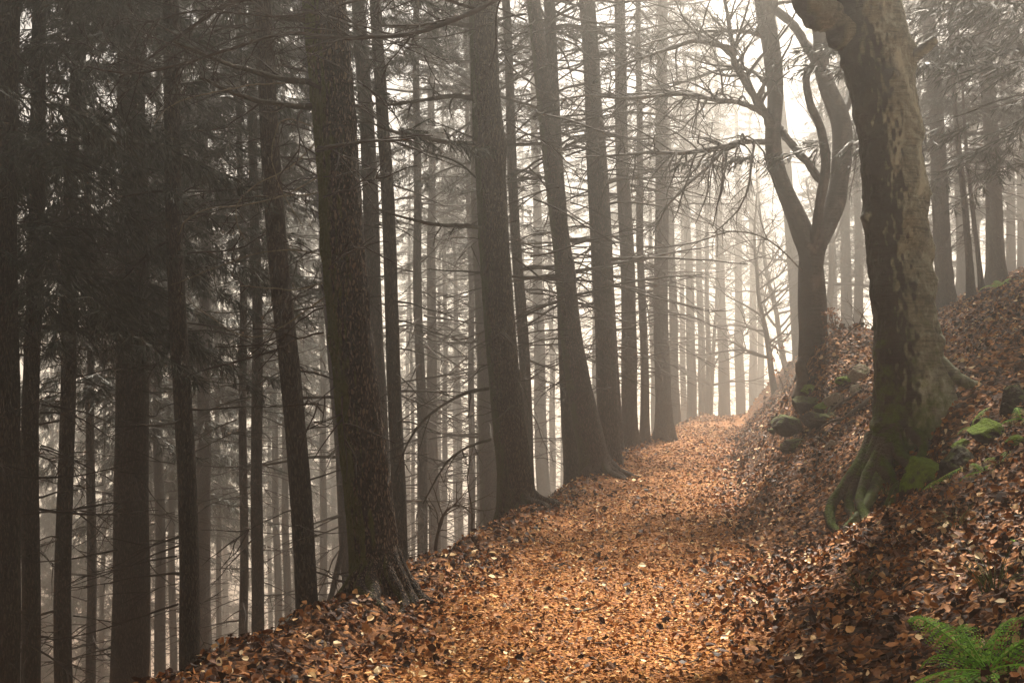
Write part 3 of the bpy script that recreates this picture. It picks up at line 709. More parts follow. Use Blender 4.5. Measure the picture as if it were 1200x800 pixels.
# root buttresses on the lowest metre
rel = V - np.array([0, B1Y, 0])
cxl = np.interp(V[:, 2], P[:, 2], P[:, 0]); ang_ = np.arctan2(V[:, 1]-B1Y, V[:, 0]-cxl)
lowf = np.clip((1.5 - V[:, 2])/1.4, 0, 1)**1.8
rad_ = np.hypot(V[:, 0]-cxl, V[:, 1]-B1Y); fl = 1 + lowf*(0.42*np.maximum(0, np.cos(ang_*5+1.0))**2 + 0.02)
V[:, 0] = cxl + (V[:, 0]-cxl)*fl; V[:, 1] = B1Y + (V[:, 1]-B1Y)*fl
bo = np.array(b1.location)
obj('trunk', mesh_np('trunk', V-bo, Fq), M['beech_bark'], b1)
root_ring(b1, 3.95, 10.28, 0.5, 6, -PI*1.0, -PI*0.42, 'moss_root', 34, 0.085, (0.25, 0.85))
for pts, r0_, r1_, sd_ in (([(1056, 470, 10.3), (1044, 520, 10.15), (1028, 565, 9.9), (1012, 597, 9.75), (990, 622, 9.7), (972, 638, 9.7)], 0.085, 0.02, 41),
                     ([(1095, 420, 10.2), (1112, 436, 10.15), (1130, 446, 10.1), (1150, 452, 10.1)], 0.10, 0.03, 43)):
    pix_limb(b1, pts, r0_, r1_, M['beech_bark'], 'root', 12, 20, seed=sd_)
pix_limb(b1, [(1060, 72, 10.2), (1080, 60, 10.1), (1097, 47, 10.05)], 0.075, 0.045, M['beech_bark'], 'limb', 12, 12, seed=44)
o_, _ = pix_limb(b1, [(1010, 60, 10.3), (975, 22, 10.2), (948, 2, 10.1), (915, -60, 9.9), (850, -140, 9.4), (760, -140, 8.8), (690, -100, 8.2), (630, -40, 7.5)], 0.19, 0.03, M['beech_bark'], 'limb', 12, 48, seed=45)
pix_limb(b1, [(635, -45, 7.5), (600, -14, 7.1), (565, 8, 6.85), (530, 24, 6.65), (490, 38, 6.5), (440, 42, 6.35), (390, 42, 6.25), (335, 38, 6.15), (270, 56, 6.05), (205, 75, 6.0), (150, 85, 6.0), (100, 74, 6.0)], 0.020, 0.004, M['twig'], 'limb', 6, 50, seed=46, twig=(34, 0.75, 2, -0.02))
pix_limb(b1, [(560, 10, 6.85), (500, -6, 6.6), (440, -2, 6.4), (380, 12, 6.2), (320, 20, 6.1), (240, 14, 6.0), (160, 30, 5.9)], 0.012, 0.003, M['twig'], 'limb', 5, 40, seed=47, twig=(22, 0.6, 2, -0.02))
pix_limb(b1, [(985, -190, 10.3), (960, -280, 10.2), (900, -390, 9.6), (820, -460, 9.0)], 0.24, 0.07, M['beech_bark'], 'limb', 12, 30, seed=48, twig=(14, 1.8, 2, 0.05))
pix_limb(b1, [(990, -240, 10.3), (1030, -330, 10.4), (1090, -420, 10.8), (1150, -480, 11)], 0.22, 0.06, M['beech_bark'], 'limb', 12, 30, seed=49, twig=(14, 1.8, 2, 0.05))

# unseen crown added over the path to shade the near mist: limbs, twigs, brown leaves
Rc = np.random.default_rng(21); out = []
for (px_, py_, Y_, dx_, dy_, dz_, L_) in ((965, -60, 10.2, -1.0, -0.5, 0.45, 5.0), (960, -150, 10.2, -0.7, -0.9, 0.5, 5.0), (975, -190, 10.3, -1.0, 0.2, 0.6, 5.0), (985, -200, 10.3, 0.2, -1.0, 0.6, 4.5),
                                      (990, -220, 10.3, -0.6, 0.5, 0.9, 4.5), (1000, -150, 10.2, 0.6, -0.8, 0.6, 4.0), (985, -240, 10.3, -0.3, -0.4, 1.0, 4.5), (985, -240, 10.3, 0.7, 0.4, 0.9, 4.0), (970, -120, 10.2, -0.9, -0.1, 0.35, 4.8)):
    grow(out, at(px_, py_, Y_), unit(np.array([dx_, dy_, dz_])), L_, 0.085, 3, Rc, 0.02, 0.2, (5, 7), 0.85, 0.6)
out = [(P_, r_) for P_, r_ in out if P_[:, 2].min() > 5.9 + 0.2*(P_[:, 1].min() - 8)]
V, Fq = tubes(out, 5); obj('crown', mesh_np('crown', V-bo, Fq), M['twig'], b1)
tips = np.concatenate([p_[3:] for p_, r_ in out if r_[0] < 0.03]); tips = tips[Rc.integers(0, len(tips), 26000)] + Rc.normal(0, 0.05, (26000, 3))
tips = tips[tips[:, 2] > 6.3]
Dl = Rc.normal(0, 1, tips.shape); Dl[:, 2] -= 0.4; Dl /= np.linalg.norm(Dl, axis=1, keepdims=True)
V, F1 = kites(tips, Dl, Rc.uniform(0.05, 0.09, len(tips)), np.full(len(tips), 0.02), Rc)
obj('leaf_cluster', mesh_np('leaf_cluster', V-bo, [F1], False), M['brown_leaf'], b1)  # unseen leaf mass added to keep sun off the near mist

# forked beech beyond it
B2Y = 16.0
b0 = at(954, 420, B2Y)
b2 = empty('beech_tree', (b0[0], B2Y, H1(b0[0], B2Y)), 'forked bare beech with two curved stems on the bank beside the path', 'tree')
def stem(pts, radii, name, seed, mat='smooth_bark', sides=20):
    pp = np.array([np.append(at(*p), rr/F*p[2]) for p, rr in zip(pts, radii)])
    Q = smooth_path(pp, 70); R_ = np.random.default_rng(seed)
    Q[:, :3] += 0.02*np.stack([vnoise(np.linspace(0, 9, 70), seed+k*7.7) for k in range(3)], 1)
    Vs, Fs = tubes([(Q[:, :3], Q[:, 3]*(1+0.10*vnoise(np.linspace(0, 20, 70), seed*3.3)))], sides)
    obj(name, mesh_np(name, Vs-np.array(b2.location), Fs), M[mat], b2); return Q
trk = stem([(952, 470, 16.00), (953, 440, 16.00), (953, 415, 16.00), (952, 380, 16.00), (950, 330, 16.00), (947, 295, 16.00), (935, 262, 16.00), (922, 230, 16.00), (910, 195, 16.00), (905, 160, 16.00), (908, 110, 16.00), (904, 60, 16.00), (895, 10, 16.00), (886, -50, 16.00), (880, -150, 16.00)],
           [23, 20, 17.5, 16, 15, 13.5, 11.5, 10.5, 10, 9.5, 9.5, 9.5, 9, 8, 5], 'trunk', 1)
rs = stem([(956, 330, 16.00), (958, 295, 16.00), (970, 262, 16.16), (982, 225, 16.24), (988, 180, 16.32), (984, 140, 16.32), (972, 105, 16.32), (963, 75, 16.32), (962, 40, 16.32), (958, 0, 16.32), (950, -60, 16.32), (948, -150, 16.00)],
          [8, 10, 11, 11, 11.5, 11.5, 10, 9.5, 9, 8, 7, 4], 'limb', 2)
md = stem([(952, 290, 15.92), (957, 262, 15.76), (964, 225, 15.68), (967, 185, 15.68), (962, 155, 15.60), (950, 125, 15.52), (946, 95, 15.52), (955, 70, 15.52), (970, 45, 15.52)], [7, 6, 5.5, 5.5, 5, 4.5, 4, 4, 3], 'limb', 3)
cr2 = stem([(966, 215, 15.76), (945, 190, 15.84), (925, 165, 15.92), (912, 148, 16.00)], [4.5, 4.5, 4.5, 4.5], 'limb', 4)
rr_ = stem([(985, 140, 16.24), (995, 115, 16.48), (1002, 85, 16.80), (1000, 40, 17.12), (1010, -20, 17.44)], [5, 4.5, 4, 3, 2], 'limb', 5)
lt = stem([(965, 95, 16.24), (950, 60, 16.48), (930, 30, 16.64), (905, 8, 16.80), (880, -20, 16.96)], [6, 5.5, 5, 4.5, 3.5], 'limb', 6)
for pts, r0_, sd_, tw in (([(905, 150, 16.00), (896, 132, 15.84), (880, 105, 15.68), (862, 75, 15.44), (858, 58, 15.36), (840, 52, 15.20), (815, 47, 15.04), (780, 58, 14.80), (740, 72, 14.40), (700, 90, 14.00)], 0.071, 51, (34, 1.58, 2, -0.02)),
                     ([(862, 66, 15.44), (856, 40, 15.36), (852, 15, 15.28), (845, -10, 15.20), (838, -40, 15.20)], 0.041, 52, (10, 0.86, 1, 0.02)),
                     ([(906, 140, 16.00), (885, 128, 15.76), (862, 120, 15.52), (835, 116, 15.20), (805, 110, 14.88), (770, 113, 14.56), (730, 116, 14.16), (690, 113, 13.76), (655, 118, 13.44)], 0.051, 53, (37, 1.44, 2, -0.05)),
                     ([(910, 168, 16.00), (885, 166, 15.68), (862, 168, 15.36), (840, 174, 15.12), (800, 180, 14.72), (760, 180, 14.32), (715, 184, 13.84), (675, 186, 13.44)], 0.051, 54, (40, 1.58, 2, -0.08)),
                     ([(866, 168, 15.36), (845, 180, 15.20), (828, 198, 15.04), (800, 222, 14.80), (780, 245, 14.64), (765, 275, 14.48)], 0.034, 55, (23, 1.01, 2, -0.08)),
                     ([(884, 168, 15.60), (880, 195, 15.44), (876, 220, 15.36), (866, 245, 15.28), (850, 262, 15.20), (835, 275, 15.12)], 0.020, 56, (17, 0.65, 1, -0.1)),
                     ([(902, 48, 16.00), (880, 38, 15.76), (850, 36, 15.52), (810, 38, 15.20), (770, 48, 14.80), (740, 60, 14.56)], 0.037, 57, (30, 1.30, 2, -0.03)),
                     ([(900, 100, 16.00), (880, 82, 16.32), (850, 80, 16.64), (810, 92, 16.96), (760, 112, 17.28), (720, 130, 17.60)], 0.034, 58, (30, 1.30, 2, -0.04)),
                     ([(952, 330, 16.00), (905, 285, 15.68), (860, 272, 15.44), (810, 285, 15.20), (760, 290, 14.88), (705, 280, 14.56)], 0.014, 59, (20, 1.08, 1, -0.05)),
                     ([(985, 130, 16.32), (1000, 150, 16.40), (1003, 190, 16.40), (995, 235, 16.40)], 0.014, 60, (13, 0.72, 1, -0.08)),
                     ([(903, 20, 16.00), (915, -30, 16.40), (930, -90, 16.80)], 0.068, 61, (23, 1.58, 2, 0.06)),
                     ([(960, 10, 16.32), (985, -50, 16.00), (1010, -120, 15.84)], 0.068, 62, (23, 1.58, 2, 0.06)),
                     ([(886, -40, 16.00), (850, -80, 15.60), (790, -110, 15.20), (720, -110, 14.72)], 0.061, 63, (34, 1.73, 2, 0.0))):
    pix_limb(b2, pts, r0_, 0.008, M['smooth_bark'], 'limb', 8, 36, seed=sd_, twig=tw)

# small bare trees in the mist
def bare_tree(label, px, py, Y, hgt, r0, seed, lean=(0, 0), depth=3, group='bare broadleaved saplings in the mist', mat='smooth_bark'):
    g = at(px, py, Y); g[2] = H1(g[0], Y)
    root = empty('bare_tree', g, label, 'tree', group); R_ = np.random.default_rng(seed)
    n = 16; P = [np.array([0, 0, -0.3])]; d = unit(np.array([lean[0], lean[1], 1.0]))
    for _ in range(n-1): d = unit(d+R_.normal(0, 0.07, 3)+np.array([0, 0, 0.06])); P.append(P[-1]+d*hgt/(n-1))
    P = np.array(P); rad = r0*np.linspace(1, 0.2, n)
    V, Fq = tubes([(P, rad)], 10); obj('trunk', mesh_np('trunk', V, Fq), M[mat], root)
    out = []
    for k in range(3, n):
        for _ in range(R_.integers(2, 4)):
            a = R_.uniform(0, 2*PI); dv = unit(np.array([math.cos(a), math.sin(a), R_.uniform(0.1, 0.9)]))
            grow(out, P[k], dv, hgt*0.36*(1-0.5*k/n), rad[k]*0.55, depth-1, R_, 0.03, 0.24, (3, 5), 0.85)
    V, Fq = tubes(out, 4); obj('crown', mesh_np('crown', V, Fq), M['twig'], root)
    return root
bare_tree('small forked bare tree leaning left at the right of the path end', 909, 452, 36, 7.5, 0.13, 71, (-0.16, 0))
bare_tree('bare misty tree with spreading twigs above the far end of the path', 925, 470, 48, 11, 0.16, 72, (-0.10, 0))
bare_tree('pale bare tree with fine twigs behind the forked beech', 975, 400, 40, 12, 0.16, 73, (0.02, 0))
bare_tree('ghostly bare tree left of the path end behind the faded trunks', 832, 495, 54, 12, 0.15, 74, (0.03, 0))

# ------------------------------------------------------------------ stones, dead wood, mossy things
def rock(label, px, py, w, h, mat, seed, name='boulder', group=None, sink=0.35, Y=None, cat='rock'):
    g = ground_at(px, py + h*0.35) if Y is None else at(px, py+h*0.35, Y)
    Yr = g[1]; a, c_ = w/2/F*Yr, h/2/F*Yr
    import bmesh
    bm = bmesh.new(); bmesh.ops.create_icosphere(bm, subdivisions=5, radius=1.0)
    v = np.array([x.co[:] for x in bm.verts]); f = np.array([[x.index for x in fc.verts] for fc in bm.faces]); bm.free()
    s = 1 + 0.55*fbm(v[:, 0]*1.1+seed*3.3, v[:, 1]*1.1, v[:, 2]*1.1, 4)[:, None] + 0.10*fbm(v[:, 0]*6+seed, v[:, 1]*6, v[:, 2]*6, 3)[:, None]
    Rk = np.random.default_rng(seed*7+1)
    for _ in range(16):
        nn = unit(Rk.normal(0, 1, 3)); cc = Rk.uniform(0.55, 0.92); ex = np.maximum(0, v@nn - cc)[:, None]; v = v - nn*ex*0.92
    s = 1 + 0.16*fbm(v[:, 0]*1.5+seed*3.3, v[:, 1]*1.5, v[:, 2]*1.5, 4)[:, None] + 0.09*fbm(v[:, 0]*7+seed, v[:, 1]*7, v[:, 2]*7, 4)[:, None]
    v = v*s*np.array([a, (a+c_)/2, c_*1.15])*1.15
    g = g + np.array([0, 0, c_*(1-2*sink)*0.8])
    o = obj(name, mesh_np(name, v, [f]), M[mat], None, g)
    return tag(o, label, cat, group)
GB = 'stones on the cut bank'
rock('dark rounded boulder jutting out of the bank, upper of the pair by the path', 944, 470, 30, 24, 'dark_stone', 1, group=GB, Y=14.7)
rock('dark angular boulder below the rounded one at the path edge', 921, 492, 34, 26, 'dark_stone', 31, group=GB, Y=14.2)
rock('dark low stone half buried at the foot of the bank', 932, 521, 30, 16, 'dark_stone', 3, group=GB)
rock('dark lump in place of the shaded hollow under the roots of the forked beech', 966, 448, 44, 28, 'dark_stone', 4, group=GB, Y=15.2)  # a solid dark shape standing in for the shade of a hollow
rock('pale lichen covered stone on the bank just left of the leaning beech', 1008, 437, 26, 20, 'pale_stone', 5, group=GB)
rock('small pale stone among leaves under the lichen covered one', 1003, 456, 16, 12, 'pale_stone', 6, group=GB)
rock('greenish small stone in the middle of the cut bank', 978, 466, 22, 16, 'pale_stone', 7, group=GB)
rock('dark mossy stone in the middle of the cut bank, below the greenish one', 958, 492, 40, 22, 'dark_stone', 8, group=GB)
rock('mossy boulder wedged against the foot of the leaning beech', 1082, 545, 58, 66, 'moss_stone', 9, name='mossy_boulder', Y=9.25, sink=0.5)
rock('dark mossy boulder on the bank with pale fern growing on it', 1160, 505, 54, 34, 'moss_stone', 10, name='mossy_boulder')
rock('dark mossy stone at the right border of the bank', 1190, 468, 34, 34, 'dark_stone', 12, name='mossy_boulder')
rock('rounded dark mossy stone just right of the beech foot boulder', 1122, 540, 40, 46, 'dark_stone', 13, name='mossy_boulder', sink=0.5)

for lab, px_, py_, w_, h_, m_, sd_ in (('small dark stone at the path edge below the angular boulder', 908, 505, 14, 9, 'dark_stone', 21), ('small mossy stone above the rounded boulder beside the root stump', 948, 458, 18, 12, 'moss_stone', 22),
        ('mossy stone on the cut bank right of the rounded boulder', 962, 478, 20, 13, 'moss_stone', 23), ('small grey stone on the leafy bank under the fallen branch', 975, 520, 14, 10, 'pale_stone', 24), ('low mossy stone at the bank top left of the beech', 990, 447, 22, 12, 'moss_stone', 25),
        ('flat mossy stone below the yellow green fern sprig', 1128, 520, 26, 12, 'moss_stone', 26), ('low mossy hump under the right border fern', 1192, 515, 30, 16, 'moss_stone', 27)):
    rock(lab, px_, py_, w_, h_, m_, sd_, group=GB)

def dead_wood(label, pts, r0, r1, mat='dead_wood', name='dead_branch', cat='branch', group=None, twig=None, seed=1, sides=9):
    pw = [at(*p) if len(p) == 3 else ground_at(*p)+np.array([0, 0, r0*0.5]) for p in pts]
    P = smooth_path(pw, 24); R_ = np.random.default_rng(seed); o0 = P[0].copy()
    polys = [(P, np.linspace(r0, r1, 24)*(1+0.08*R_.normal(0, 1, 24)))]
    if twig:
        for _ in range(twig[0]):
            k = R_.integers(3, 22); ax = unit(P[k+1]-P[k]); s = unit(np.cross(ax, R_.normal(0, 1, 3))); s[2] = abs(s[2])
            o2 = []; grow(o2, P[k], unit(ax*0.7+s), twig[1]*R_.uniform(0.4, 1), max(r1, r0*0.35), 1, R_, 0.0, 0.22, (1, 3), 0.8, n=8)
            polys += o2
    V, Fq = tubes(polys, sides); o = obj(name, mesh_np(name, V-o0, Fq), M[mat], None, o0)
    return tag(o, label, cat, group)
dead_wood('long dark fallen branch lying down the bank left of the leaning beech', [(1022, 470), (998, 488), (975, 506), (955, 522)], 0.05, 0.025, seed=2, twig=(4, 0.5))
dead_wood('thin dark fallen stick on the bank above the long branch', [(1016, 455), (985, 478), (965, 492)], 0.025, 0.012, seed=3)
dead_wood('thin leaning dead trunk in the misty gap left of the mossy giant', [(372, 770, 18), (384, 715, 18), (397, 660, 18.2), (412, 590, 18.5), (424, 530, 18.8)], 0.07, 0.035, 'spruce_bark', 'leaning_dead_trunk', 'dead tree', seed=4)
dead_wood('dry arching brushwood on the verge left of the second big trunk', [(508, 665, 11.2), (513, 625, 11.2), (522, 600, 11.1), (538, 592, 11.0), (556, 603, 10.9)], 0.022, 0.008, seed=5, twig=(9, 0.8), name='brushwood', cat='brushwood')
dead_wood('upright forked dead twig at the brink left of the mossy footed trunk', [(552, 640, 12.2), (553, 600, 12.2), (548, 560, 12.3), (555, 520, 12.4)], 0.014, 0.005, seed=6, twig=(6, 0.6))
dead_wood('small curved root stub on the verge just left of the mossy giant', [(403, 722, 8.2), (402, 708, 8.2), (408, 700, 8.2)], 0.05, 0.02, seed=8, name='root_stub', cat='stump')
dead_wood('short mossy log end poking out of the leafy verge near the second big trunk', [(530, 660, 11.0), (550, 645, 11.4), (575, 622, 11.9)], 0.075, 0.06, 'plain_bark', 'log', 'log', seed=9, sides=14)
dead_wood('dark twisted root stump below the forked beech', [(936, 468, 15.2), (942, 448, 15.3), (938, 428, 15.4), (944, 418, 15.6)], 0.13, 0.06, 'dead_wood', 'root_stump', 'stump', seed=10)
dead_wood('thin dark stick lying on the leaves right of the beech foot', [(1118, 470), (1140, 452), (1160, 446)], 0.012, 0.006, seed=11)
dead_wood('small dark twig lying in the middle of the path', [(670, 722), (688, 716), (700, 713)], 0.012, 0.006, seed=12, twig=(3, 0.12))
dead_wood('dry bramble stems arching over the bank crest between the beeches', [(985, 402, 15), (1000, 384, 14.7), (1016, 378, 14.4), (1030, 390, 14)], 0.012, 0.006, seed=13, twig=(10, 0.9), name='bramble', cat='bramble')

# ------------------------------------------------------------------ ferns, grass, seedlings
def frond(L, wid, n, R_, curl, leaflet=True):
    """one fern frond along +x, arching in z; returns V, F"""
    t = np.linspace(0.0, 1, n); x = L*t; z = L*(curl[0]*t - curl[1]*t*t - 0.12*curl[1]*t**5)
    P0s, Ds, Ls, Ws = [], [], [], []
    prof = wid*np.clip(t/0.22, 0, 1)**0.7*(1-np.clip((t-0.15)/0.87, 0, 1))**0.85*1.25
    for sg in (-1, 1):
        for k in range(2, n):
            ln = prof[k]*R_.uniform(0.85, 1.1)+0.006
            ax = unit(np.array([0.45, sg*1.0, -0.25+R_.normal(0, 0.08)])); tan = unit(np.array([1, 0, curl[0]-2*curl[1]*t[k]]))
            p = np.array([x[k], 0, z[k]])
            m = max(3, int(ln/0.010))
            for u in np.linspace(0.06, 1, m):
                q = p + ax*ln*u + np.array([0, 0, -0.25*ln*u*u])
                w = (0.030*(1-0.72*u)+0.005)*wid/0.11
                for s2 in (-1, 1):
                    P0s.append(q); Ds.append(unit(ax*0.55+tan*s2)); Ls.append(w); Ws.append(w*0.27)
    P0, D_, L_, W_ = map(np.array, (P0s, Ds, Ls, Ws))
    nrm = np.tile([0, 0, 1.0], (len(P0), 1)) + R_.normal(0, 0.25, (len(P0), 3))
    Sd = np.cross(D_, nrm); Sd /= np.linalg.norm(Sd, axis=1, keepdims=True)
    L_, W_ = L_[:, None], W_[:, None]
    V = np.stack([P0, P0+D_*L_*0.45+Sd*W_, P0+D_*L_, P0+D_*L_*0.45-Sd*W_], 1).reshape(-1, 3); F1 = np.arange(len(V)).reshape(-1, 4)
    rach = np.stack([x, 0*x, z], 1); V2, F2 = tubes([(rach, np.linspace(0.004, 0.001, n))], 4)
    return np.vstack([V, V2]), [np.vstack([F1, F2[0]+len(V)])]
def fern(label, px, py, fr, mat='fern', seed=1, Y=None):
    g = ground_at(px, py) if Y is None else at(px, py, Y)
    root = empty('fern', g, label, 'fern', 'ferns on the bank'); R_ = np.random.default_rng(seed)
    nv = normals(np.array([g[0]]), np.array([g[1]]))[0]*0.85 + np.array([0, 0, 0.15]); root.rotation_euler = Vector((0, 0, 1)).rotation_difference(Vector(nv)).to_euler(); root.location = g + np.array([0, 0, 0.035])
    for (az, L, wid, c0, c1) in fr:
        V, Fq = frond(L, wid, max(13, int(L/0.021)), R_, (c0, c1))
        o = obj('frond', mesh_np('frond', V, Fq, False), M[mat], root); o.rotation_euler = (R_.normal(0, 0.15), 0, az)
    return root
fern('large bright green fern with spreading fronds in the lower right corner', 1158, 799, [(PI*1.0, 0.46, 0.085, 0.42, 0.42), (PI*0.55, 0.44, 0.085, 1.05, 0.60), (0.02, 0.42, 0.085, 0.45, 0.42), (PI*0.86, 0.40, 0.075, 0.5, 0.5), (PI*0.42, 0.36, 0.075, 0.95, 0.7), (PI*1.14, 0.34, 0.07, 0.35, 0.5), (PI*0.2, 0.38, 0.075, 0.7, 0.55), (PI*1.45, 0.28, 0.065, 0.4, 0.6), (PI*1.75, 0.30, 0.065, 0.35, 0.55), (PI*0.7, 0.30, 0.065, 0.9, 0.7)], 'fern', 1)
fern('flat lying green fern frond just below the beech foot boulder', 1083, 579, [(0.12, 0.46, 0.07, 0.28, 0.16), (0.5, 0.25, 0.05, 0.35, 0.3)], 'fern', 2)
fern('yellow green fern sprig on the dark mossy boulder', 1138, 505, [(0.2, 0.26, 0.07, 0.5, 0.35), (2.6, 0.14, 0.05, 0.5, 0.5), (-0.8, 0.16, 0.05, 0.3, 0.5)], 'fern_pale', 3)
fern('small bright fern tuft right of the beech on bare leaves', 1172, 545, [(2.2, 0.16, 0.055, 0.6, 0.5), (0.3, 0.11, 0.045, 0.6, 0.6), (-1.6, 0.12, 0.045, 0.3, 0.6)], 'fern_pale', 4)
fern('dull green fern at the right border beside the mossy stone', 1197, 500, [(2.7, 0.2, 0.06, 0.5, 0.5), (1.2, 0.2, 0.06, 0.6, 0.5), (-1.4, 0.16, 0.05, 0.3, 0.6)], 'fern', 5)
fern('small dark fern in the shade beside the rounded mossy stone', 1118, 540, [(1.6, 0.16, 0.05, 0.9, 0.5), (2.6, 0.15, 0.05, 0.7, 0.6), (0.4, 0.14, 0.05, 0.7, 0.6)], 'grass', 6, 9.35)
fern('small misty fern on the hillside crest under the saplings', 1172, 338, [(0.3, 0.4, 0.1, 0.7, 0.6), (2.4, 0.4, 0.1, 0.7, 0.6), (-1, 0.4, 0.1, 0.5, 0.6), (1.3, 0.35, 0.1, 0.9, 0.6)], 'fern_pale', 7)

for lab, px_, py_, fr_, m_, sd_ in (('small drooping fern between the beech foot and the right border', 1150, 560, [(2.9, 0.18, 0.05, 0.4, 0.5), (0.2, 0.18, 0.05, 0.4, 0.5), (1.5, 0.15, 0.05, 0.8, 0.5)], 'fern', 9),
        ('little fern sprouting from the mossy stone below the rounded boulder', 970, 488, [(2.9, 0.25, 0.06, 0.5, 0.5), (0.6, 0.25, 0.06, 0.5, 0.5), (-1.5, 0.2, 0.06, 0.3, 0.5)], 'grass', 10)):
    fern(lab, px_, py_, fr_, m_, sd_)

def blades(label, px, py, n, L, spread, seed, mat='grass', name='grass_tuft', Y=None):
    g = ground_at(px, py) if Y is None else at(px, py, Y)
    R_ = np.random.default_rng(seed); polys = []
    for _ in range(n):
        a = R_.uniform(0, 2*PI); o = np.array([math.cos(a), math.sin(a), 0]); l = L*R_.uniform(0.5, 1.2); s = R_.uniform(0.2, 0.9)
        t = np.linspace(0, 1, 6)[:, None]; b_ = o*R_.uniform(0, spread)
        polys.append((b_ + o*l*s*t**1.5 + np.array([0, 0, 1])*l*(t - 0.45*s*t*t) - np.array([0, 0, 0.03]), np.linspace(0.0035, 0.0008, 6)))
    V, Fq = tubes(polys, 3); o = obj(name, mesh_np(name, V, Fq), M[mat], None, g)
    return tag(o, label, 'grass', 'grass tufts')
blades('short green grass tuft hugging the left foot of the mossy giant trunk', 408, 716, 90, 0.13, 0.14, 1, Y=7.05)
blades('thin pale grass blades arching over leaves at the right border', 1165, 690, 34, 0.28, 0.06, 2)
blades('dry grass wisps on the bank below the beech foot', 1120, 622, 26, 0.22, 0.06, 3)
blades('green grass beside the mossy log on the verge', 545, 648, 70, 0.16, 0.18, 4, Y=11.3)
blades('sparse grass blades in the middle of the lower bank', 1010, 690, 18, 0.2, 0.05, 5)
blades('yellowish grass blades at the mossy front of the beech foot', 1040, 575, 24, 0.2, 0.06, 6, Y=9.5)

def seedling(label, px, py, Y, hgt, n, mat, seed, leaf=0.05, wide=0.4):
    g = at(px, py, Y); g[2] = H1(g[0], Y); root = empty('seedling', g, label, 'shrub', 'leafy seedlings on the bank'); R_ = np.random.default_rng(seed)
    out = []
    for _ in range(n): grow(out, [0, 0, -0.05], unit(np.array([R_.normal(0, wide), R_.normal(0, wide), 1])), hgt*R_.uniform(0.6, 1), 0.009, 2, R_, 0.0, 0.2, (2, 4), 0.8)
    V, Fq = tubes(out, 3); obj('stem', mesh_np('stem', V, Fq), M['twig'], root)
    pts = np.concatenate([p[2:] for p, _ in out]); sel = pts[R_.integers(0, len(pts), int(n*45))]
    D_ = R_.normal(0, 1, sel.shape); D_[:, 2] -= 0.5; D_ /= np.linalg.norm(D_, axis=1, keepdims=True)
    V, F1 = kites(sel, D_, R_.uniform(0.6, 1.2, len(sel))*leaf, np.full(len(sel), leaf*0.3), R_)
    obj('leaf_cluster', mesh_np('leaf_cluster', V, [F1], False), M[mat], root)
seedling('small leafy seedling at the right foot of the forked beech', 979, 410, 15.8, 0.5, 4, 'brown_leaf', 1, 0.05, 0.3)
seedling('brown leaved beech shoot left of the forked beech foot', 926, 440, 19, 1.3, 3, 'brown_leaf', 2, 0.08, 0.5)
seedling('small green herb on the lower right bank', 1180, 645, ground_at(1180, 645)[1], 0.12, 3, 'fern', 3, 0.045, 0.5)

